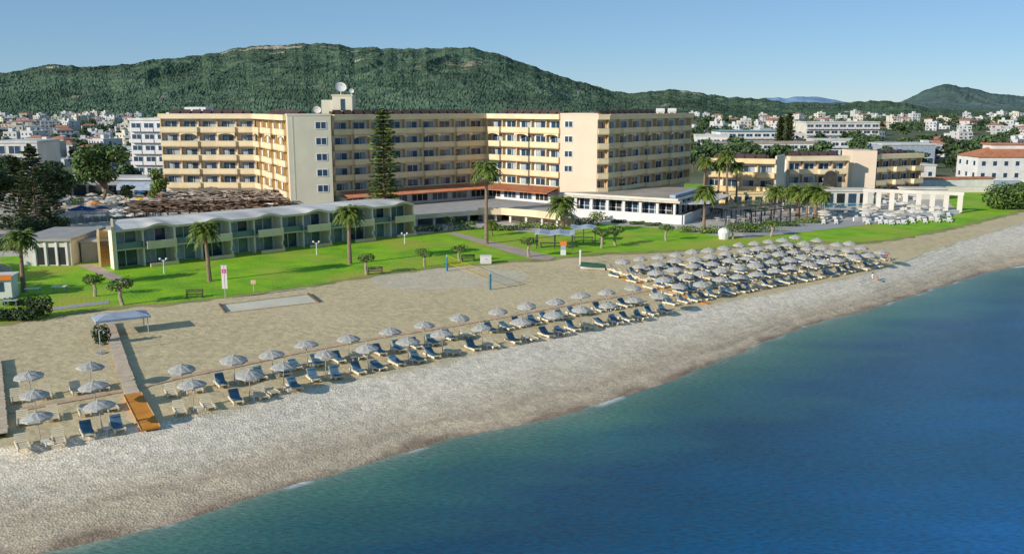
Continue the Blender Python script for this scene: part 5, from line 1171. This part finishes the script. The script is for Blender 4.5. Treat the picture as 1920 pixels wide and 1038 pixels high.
MB().box(-3, 11, -7.5, -3.8, 0, 3.0).box(-3.3, 11.3, -7.8, -3.6, 3.002, 3.3).build('poolside_wing', M_yellow, b1)
for k in range(6): MB().box(-2.4 + k * 2.3, -.8 + k * 2.3, -7.55, -7.5, .2, 2.4).build('window', M_glass, b1)
# pergola restaurant beside the dining hall
dp = thing('dark_pergola', 'dark slatted pergola over tables beside the dining hall', 'pergola', (46, 174, 2.0), .62)
for k in range(6):
    for yy in (-6, 0, 6): MB().box(-7 + k * 2.8 - .1, -7 + k * 2.8 + .1, yy - .1, yy + .1, 0, 2.7).build('post', M_dkgrey, dp)
for yy in (-6, 0, 6): MB().box(-7.8, 7.8, yy - .07, yy + .07, 2.702, 2.9).build('beam', M_dkgrey, dp)
m = MB()
for k in range(13): m.box(-7.6 + k * 1.25, -7.5 + k * 1.25, -6.6, 6.6, 2.902, 3.0)
m.build('slats', M_dkgrey, dp)
vn = MB(); leaf_cloud(vn, [((-6 + 3.1 * (q % 5) + random.uniform(-.8, .8), -5 + 4.6 * (q // 5), 3.0), (1.3, 1.1, .22)) for q in range(15) if q % 4 != 2], 1500, .17, flat=.5, shell=.1); vn.build('vine', M_leafd, dp)
for i in range(14):
    a, b = -6 + (i % 5) * 3, -5 + (i // 5) * 4; c = Vector((46, 174)) + Vector((math.cos(.62) * a - math.sin(.62) * b, math.sin(.62) * a + math.cos(.62) * b))
    if i == 0:
        tb = MB(); tb.tube([(0, 0, .72), (0, 0, .76)], .55, 10).tube([(0, 0, 0), (0, 0, .719)], .06, 6)
        tbm = tb.mesh('cafe_table', M_offwhite)
        ch = MB(); ch.box(-.22, .22, -.22, .22, .42, .47)
        for a_ in (-.2, .17):
            for b_ in (-.2, .17): ch.box(a_, a_ + .03, b_, b_ + .03, 0, .419)
        ch.box(-.22, .22, .19, .22, .471, .9); chm = ch.mesh('cafe_chair', M_dkgrey)
    tag(put('cafe_table', tbm, None, (c.x, c.y, 2.05)), 'small round pale table under the dark pergola', 'table', 'tables under the dark pergola')
    for q in range(2): tag(put('cafe_chair', chm, None, (c.x + .8 * math.cos(q * 3), c.y + .8 * math.sin(q * 3), 2.05), q * 3 - 1.57), 'dark chair at a round table under the dark pergola', 'chair', 'chairs under the dark pergola')
t = thing('white_tent', 'small white tent with a rounded top at the lawn corner below the dark pergola', 'tent', (*pix(1357, 448), 2.0))
m = MB(); m.dome((0, 0, 1.1), 1.05, .8, 10, 4); m.build('canopy', M_white, t); MB().tube([(0, 0, 0), (0, 0, 1.099)], [.8, 1.0], 10).build('side_cloth', M_white, t)
# white cabana posts by the pool
for i, px in enumerate((1428, 1442, 1458, 1472, 1488, 1503, 1518, 1530)):
    x, y = pix(px, 388 + (px - 1428) * .14); t = thing('cabana', 'white curtained cabana by the pool, %s of a row of eight' % ordl(i, 8), 'cabana', (x, y, 2.04), -.3, 'white cabanas by the right pool')
    MB().tube([(-.35, 0, 0), (-.35, 0, 2.7)], [.4, .22], 7).build('curtain', M_white, t); MB().tube([(.95, 0, 0), (.95, 0, 2.7)], [.12, .1], 6).build('post', M_stone, t); MB().box(-.8, 1.3, -1, 1, 2.702, 2.85).build('roof', M_offwhite, t)
pool('swimming_pool', pxs([(1540, 391), (1610, 387), (1690, 377), (1640, 369), (1535, 374)]), M_pool, 'turquoise swimming pool on the right pool terrace')
pool('swimming_pool', pxs([(1560, 402), (1640, 396), (1650, 391), (1570, 396)]), M_poolb, 'narrow blue pool along the front of the right terrace')
for i in range(60):
    px = random.uniform(1540, 1765); lo_, hi_ = 352, 402
    py = random.choice((random.uniform(354, 364), random.uniform(376, 392), random.uniform(385, 398)))
    if px > 1700 and py < 365: py += 22
    x, y = pix(px, py, 4.2); k = ('beige', 'cream', 'beige')[i % 3]
    if i < 30: pparasol(k, x, y, k + ' parasol on the crowded right pool terrace', k + ' parasols on the right pool terrace')
    if i > 38 or (py > 366 and py < 384 and px < 1670): continue
    plounger(x + 1.5, y - 2, -.3, 'white plastic lounger on the crowded right pool terrace', 'loungers on the right pool terrace'); plounger(x - 1, y - 2.4, -.3, 'white plastic lounger on the crowded right pool terrace', 'loungers on the right pool terrace')
# white arcade
ar = thing('white_arcade', 'white garden arcade of square openings at the end of the right pool terrace', 'arcade', (*pix(1795, 399), 2.0))
def arm(p0, p1, n):
    a, b = Vector(p0), Vector(p1); u = b - a; L = u.length; rz = math.atan2(u.y, u.x); w = L / n; o = (a.x - ar.location.x, a.y - ar.location.y, 0); u.normalize()
    for k in range(n + 1): MB().box(-.5, .5, -.4, .4, 0, 3.7).build('pillar', M_offwhite, ar, (o[0] + u.x * w * k, o[1] + u.y * w * k, 0), rz)
    MB().box(-.6, L + .6, -.45, .45, 3.702, 4.4).build('beam', M_offwhite, ar, o, rz); 
c0, c1, c2 = pix(1652, 384), pix(1728, 392), pix(1794, 399)
c0, c1, c2 = (82.5, 214), (88.5, 204), (92.5, 190.0)
arm((76.0, 194.6), (92.7, 187.2), 7)
wl = MB(); 
a, b = Vector(pix(1797, 401)), Vector(pix(1600, 415)); u = (b - a); rz = math.atan2(u.y, u.x)
o = wl.box(0, u.length, -.15, .15, 0, .8).build('terrace_wall', M_white, None, (a.x, a.y, 2.0), rz); tag(o, 'low white wall along the seaward edge of the right pool terrace', 'wall')
# right side: white wall with orange coping, sheds, villa
def house(label, loc, rz, w, d, h, roofm, storeys=2, hip=True, wall=M_white, name='house', over=.5):
    t = thing(name, label, 'house', loc, rz); MB().box(0, w, 0, d, 0, h).build('wall', wall, t)
    if hip:
        r = MB(); z = h + .002; e = over; c = [(-e, -e, z), (w + e, -e, z), (w + e, d + e, z), (-e, d + e, z)]; q = min(w, d) * .5; z2 = z + q * .42
        if w >= d: tp = [(q, d / 2, z2), (w - q, d / 2, z2)]
        else: tp = [(w / 2, q, z2), (w / 2, d - q, z2)]
        if w >= d: r.quad(c[0], c[1], tp[1], tp[0]); r.poly([c[1], c[2], tp[1]]); r.quad(c[2], c[3], tp[0], tp[1]); r.poly([c[3], c[0], tp[0]])
        else: r.poly([c[0], c[1], tp[0]]); r.quad(c[1], c[2], tp[1], tp[0]); r.poly([c[2], c[3], tp[1]]); r.quad(c[3], c[0], tp[0], tp[1])
        r.poly(list(reversed(c))); r.build('roof', roofm, t)
    else: MB().box(-.2, w + .2, -.2, d + .2, h + .002, h + .4).build('roof', roofm, t)
    fh = h / storeys; n = max(2, int(w / 3.2))
    wn = MB().box(-.55, .55, -.05, 0, 0, 1.3).mesh('window', M_glass)
    for f in range(storeys):
        for k in range(n): put('window', wn, t, ((k + .5) * w / n, 0, f * fh + .9))
    ws = MB().box(-.05, 0, -.55, .55, 0, 1.3).mesh('window', M_glass)
    for f in range(storeys):
        for k in range(max(1, int(d / 4))): put('window', ws, t, (0, (k + .5) * d / max(1, int(d / 4)), f * fh + .9))
    return t
v = house('large white house with a long orange tiled roof at the right edge', (138, 270, 2.0), .0, 30, 13, 6.9, M_tile, 2)
for k in range(3): MB().box(19.5 + k * 3.4, 22.6 + k * 3.4, -.08, -.051, .5, 2.9).build('balcony_opening', M_dark, v); MB().box(19.5 + k * 3.4, 22.6 + k * 3.4, -.08, -.051, 4.2, 6.8).build('balcony_opening', M_dark, v)
MB().box(6, 18, 5, 10, 8.0, 10.3).build('upper_wall', M_white, v); MB().box(5.5, 18.5, 4.5, 10.5, 10.302, 10.7).build('upper_roof', M_tile, v)
house('small white house with an orange roof left of the large white house', (109.5, 262, 2.0), .0, 9, 8, 3.2, M_tile, 1)
house('flat white cottage between the yellow block and the large white house', (118, 275, 2.0), .0, 10, 8, 4, M_memb, 1, False)
t = thing('garden_wall', 'long white wall with orange coping beside the green field', 'wall', (105.5, 241, 2.0), .12)
MB().box(0, 24, 0, 3, 0, 2.6).build('wall', M_white, t); MB().box(-.2, 24.2, -.3, 3.3, 2.602, 2.95).build('coping', M_tile, t); MB().box(24.01, 32, .2, 1.5, 0, 2.0).build('wall', M_bluegrey, t)
t = thing('garden_wall', 'low cream wall along the far side of the green field', 'wall', (104, 232, 2.0), .03); MB().box(0, 27, 0, .4, 0, 1.4).box(-.1, 27.1, -.08, .48, 1.402, 1.55).build('wall', M_offwhite, t)
t = thing('garden_wall', 'white boundary wall running to the right edge beyond the field', 'wall', (122, 251, 2.0), -.02); MB().box(0, 50, 0, .4, 0, 2.2).box(-.1, 50.1, -.08, .48, 2.202, 2.35).build('wall', M_white, t)
sh_ = MB(); leaf_cloud(sh_, [((k * 2.5, 0, .9), (2, 1.0, 1.0)) for k in range(14)], 1600, .3, flat=.4); o = sh_.build('hedge', M_leafy, None, (127, 245, 2.0)); tag(o, 'long bright hedge below the white boundary wall at the right', 'hedge')
# ================================================================== MIDDLE DISTANCE AND TOWN
def midb(label, px, pybase, w, h, d, nfl, nb, wall, D, rz=0, roofm=M_memb, proj=1.0, name='white_hotel'):
    x = (px - 960) / F * (D * CP); return slab_block(name, label, (x, D, gz(D) - .1), rz, w, d, nfl, h / nfl, nb, wall, M_white, roofm=roofm, proj=proj)
midb('white stepped hotel with a blue-green roof line right of the main hotel', 1352, 262, 34, 9.0, 14, 3, 9, M_white, 405, .05, M_glassb)
midb('long low white arcade building in front of the blue-green roofed hotel', 1348, 285, 44, 6.0, 12, 2, 12, M_white, 365, .04, M_gravel)
midb('white building with an arched gable left of the blue-green roofed hotel', 1308, 268, 14, 7.5, 12, 2, 4, M_white, 400, -.1, M_memb)
midb('long cream hotel with ribbon balconies in the middle distance', 1514, 262, 36, 12, 14, 4, 9, M_offwhite, 440, .06)
midb('white wing standing before the long cream hotel', 1530, 278, 22, 6.4, 10, 2, 6, M_white, 385, .0)
midb('pale warehouse with a blue-grey side wall behind the rightmost yellow block', 1660, 282, 20, 7.0, 14, 1, 4, M_bluegrey, 335, .05, M_memb, 0, 'warehouse')
midb('white gabled house left of the pale warehouse', 1650, 280, 9, 6, 10, 2, 3, M_white, 360, .2, M_memb, 0, 'house')
t = thing('shop_row', 'row of low shops with a red signboard strip in the middle distance', 'shops', ((1588 - 960) / F * 400, 400, gz(400) - .1), .02)
MB().box(0, 27, 0, 8, 0, 3.6).build('wall', M_offwhite, t); MB().box(0, 27, -1.2, 8, 3.602, 4.0).build('roof', M_gravel, t); MB().box(1, 9, -1.3, -1.21, 2.9, 3.9).box(12, 17, -1.3, -1.21, 2.9, 3.9).box(19, 25, -1.3, -1.21, 2.9, 3.9).build('signboard', M_red, t)
for k in range(6): MB().box(.8 + k * 4.4, 4.2 + k * 4.4, -.05, 0, .1, 2.5).build('window', M_dark, t)
def town_house(k):
    r = random.Random(100 + k); w, d, n = r.uniform(9, 15), r.uniform(8, 12), r.choice((1, 2, 2, 3)); h = n * 3.1; m = MB()
    m.box(0, w, 0, d, 0, h, 0); nb = int(w / 3)
    for f in range(n):
        for q in range(nb):
            x = (q + .5) * w / nb; big = (q + f + k) % 3 == 0
            m.box(x - (1.1 if big else .6), x + (1.1 if big else .6), -.05, 0, f * 3.1 + (.1 if big else .8), f * 3.1 + 2.3, 1)
            if big and f: m.box(x - 1.4, x + 1.4, -1.3, -.051, f * 3.1 - .1, f * 3.1 + .9, 0)
        m.box(-.05, 0, d * .3, d * .3 + 1.2, f * 3.1 + .8, f * 3.1 + 2.2, 1); m.box(w, w + .05, d * .3, d * .3 + 1.2, f * 3.1 + .8, f * 3.1 + 2.2, 1)
    if k in (1, 4):
        e = .5; z = h + .01; q = min(w, d) / 2; c = [(-e, -e, z), (w + e, -e, z), (w + e, d + e, z), (-e, d + e, z)]; tp = [(q, d / 2, z + 1.9), (w - q, d / 2, z + 1.9)] if w > d else [(w / 2, q, z + 1.9), (w / 2, d - q, z + 1.9)]
        if w > d: m.quad(c[0], c[1], tp[1], tp[0], 2); m.poly([c[1], c[2], tp[1]], 2); m.quad(c[2], c[3], tp[0], tp[1], 2); m.poly([c[3], c[0], tp[0]], 2)
        else: m.poly([c[0], c[1], tp[0]], 2); m.quad(c[1], c[2], tp[1], tp[0], 2); m.poly([c[2], c[3], tp[1]], 2); m.quad(c[3], c[0], tp[0], tp[1], 2)
    else:
        m.box(-.1, w + .1, -.1, d + .1, h + .002, h + .6, 0); m.box(w * .2, w * .2 + 3, d * .3, d * .3 + 3, h + .602, h + 2.8, 0); m.tube([(w * .7, d * .5, h + 1.1), (w * .7 + 1.4, d * .5, h + 1.1)], .45, 6, 3)
    wall = [mat('haze_tinted_white_render', (.57, .57, .55), (.46, .47, .47), .1), mat('haze_tinted_off_white_render', (.56, .56, .54), (.48, .48, .47), .1), mat('peach_render', (.60, .52, .46), (.54, .46, .42), .3), mat('pale_yellow_render', (.62, .58, .48), (.56, .52, .43), .3)][[0, 0, 1, 0, 2, 1, 0, 3, 0][k % 9]]  # town walls greyed to imitate distance haze
    return m.mesh('town_house', [wall, mat('haze_tinted_window', (.08, .10, .13), (.05, .07, .1), .5), mat('haze_tinted_tiles', (.42, .20, .13), (.34, .16, .11), .5), M_grey])  # panes and tiles carry the same painted haze
TH = [town_house(k) for k in range(9)]
def tdesc(k): 
    c = ['white', 'white', 'off-white', 'white', 'peach', 'off-white', 'white', 'pale yellow', 'white'][k % 9]; return c + (' orange-roofed' if k in (1, 4) else ' flat-roofed')
def scatter(n, x0, x1, D0, D1, side, clear=()):
    placed = []
    for i in range(n * 6):
        if len(placed) >= n: break
        D = D0 * (D1 / D0) ** (random.random() ** .7); px = random.uniform(x0, x1); X = (px - 960) / F * D * CP
        if any(abs(X - a) < 9 and abs(D - b) < 13 for a, b in placed): continue
        if any(a0 < px < a1 and D < dd for a0, a1, dd in clear): continue
        placed.append((X, D)); k = random.randrange(9)
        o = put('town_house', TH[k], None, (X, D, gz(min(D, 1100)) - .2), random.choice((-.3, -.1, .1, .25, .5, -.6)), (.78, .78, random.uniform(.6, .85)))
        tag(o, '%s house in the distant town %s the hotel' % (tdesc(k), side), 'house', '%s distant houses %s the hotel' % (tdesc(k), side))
scatter(140, -90, 325, 285, 1130, 'left of', ((-60, 60, 330), (60, 330, 320)))
scatter(140, 1290, 2010, 330, 1130, 'right of', ((1290, 1480, 470), (1490, 1640, 500), (1560, 1720, 430), (1780, 2010, 340)))
def scat_tree(n, x0, x1, D0, D1, s0, s1, label, group, pr, name='tree'):
    for i in range(n):
        D = D0 * (D1 / D0) ** random.random(); px = random.uniform(x0, x1); X = (px - 960) / F * D * CP; k = random.randrange(len(pr))
        t = thing(name, label, 'tree', (X, D, gz(min(D, 1100)) - .2), random.random() * 6, group, random.uniform(s0, s1))
        for nm, me in pr[k]: put(nm, me, t)
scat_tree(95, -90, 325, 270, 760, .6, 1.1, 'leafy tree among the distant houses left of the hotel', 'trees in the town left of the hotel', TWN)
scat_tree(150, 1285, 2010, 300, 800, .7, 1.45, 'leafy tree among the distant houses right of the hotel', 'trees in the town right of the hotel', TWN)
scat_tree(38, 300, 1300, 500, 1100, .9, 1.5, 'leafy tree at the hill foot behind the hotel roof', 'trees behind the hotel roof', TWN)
fg = MB()
for i in range(420):
    px = random.uniform(-90, 330) if i % 5 < 2 else random.uniform(1250, 2010); D = random.uniform(640, 1150); X = (px - 960) / F * D * CP; h = random.uniform(2.2, 4.5); w = random.uniform(2.5, 7)
    leaf_cloud(fg, [((X + random.uniform(-w, w), D + random.uniform(-3, 3), gz(min(D, 1100)) + h * .55), (random.uniform(2, 4), 2.5, h * .6)) for _ in range(3)], 60, .95, flat=.4)
o = fg.build('town_greenery', M_leafh); o['kind'] = 'stuff'; tag(o, 'mass of dark green trees and shrubs between the farthest town houses', 'trees')
for i, (px, D, s, l) in enumerate(((1457, 395, 1.05, 'left of two tall dark cypress-like trees in the middle distance'), (1473, 392, 1.15, 'right of two tall dark cypress-like trees in the middle distance'))):
    plant('cypress_tree', CYP[0], l, 'tree', ((px - 960) / F * D, D, gz(D)), s * 1.15)
for i, (px, D, s) in enumerate(((1300, 300, 1.25), (1322, 310, 1.3), (1340, 335, 1.1), (1590, 300, 1.2), (1612, 305, 1.25), (1640, 300, 1.0), (1500, 330, .9), (1780, 300, 1.0), (1700, 330, .8), (1470, 340, 1.0), (1665, 310, .9))):
    t = thing('tree', 'round green tree just behind the right hotel wing and yellow blocks', 'tree', ((px - 960) / F * D, D, gz(D)), i, 'trees just behind the right hotel blocks', s)
    for nm, me in TWN[i % 4]: put(nm, me, t)
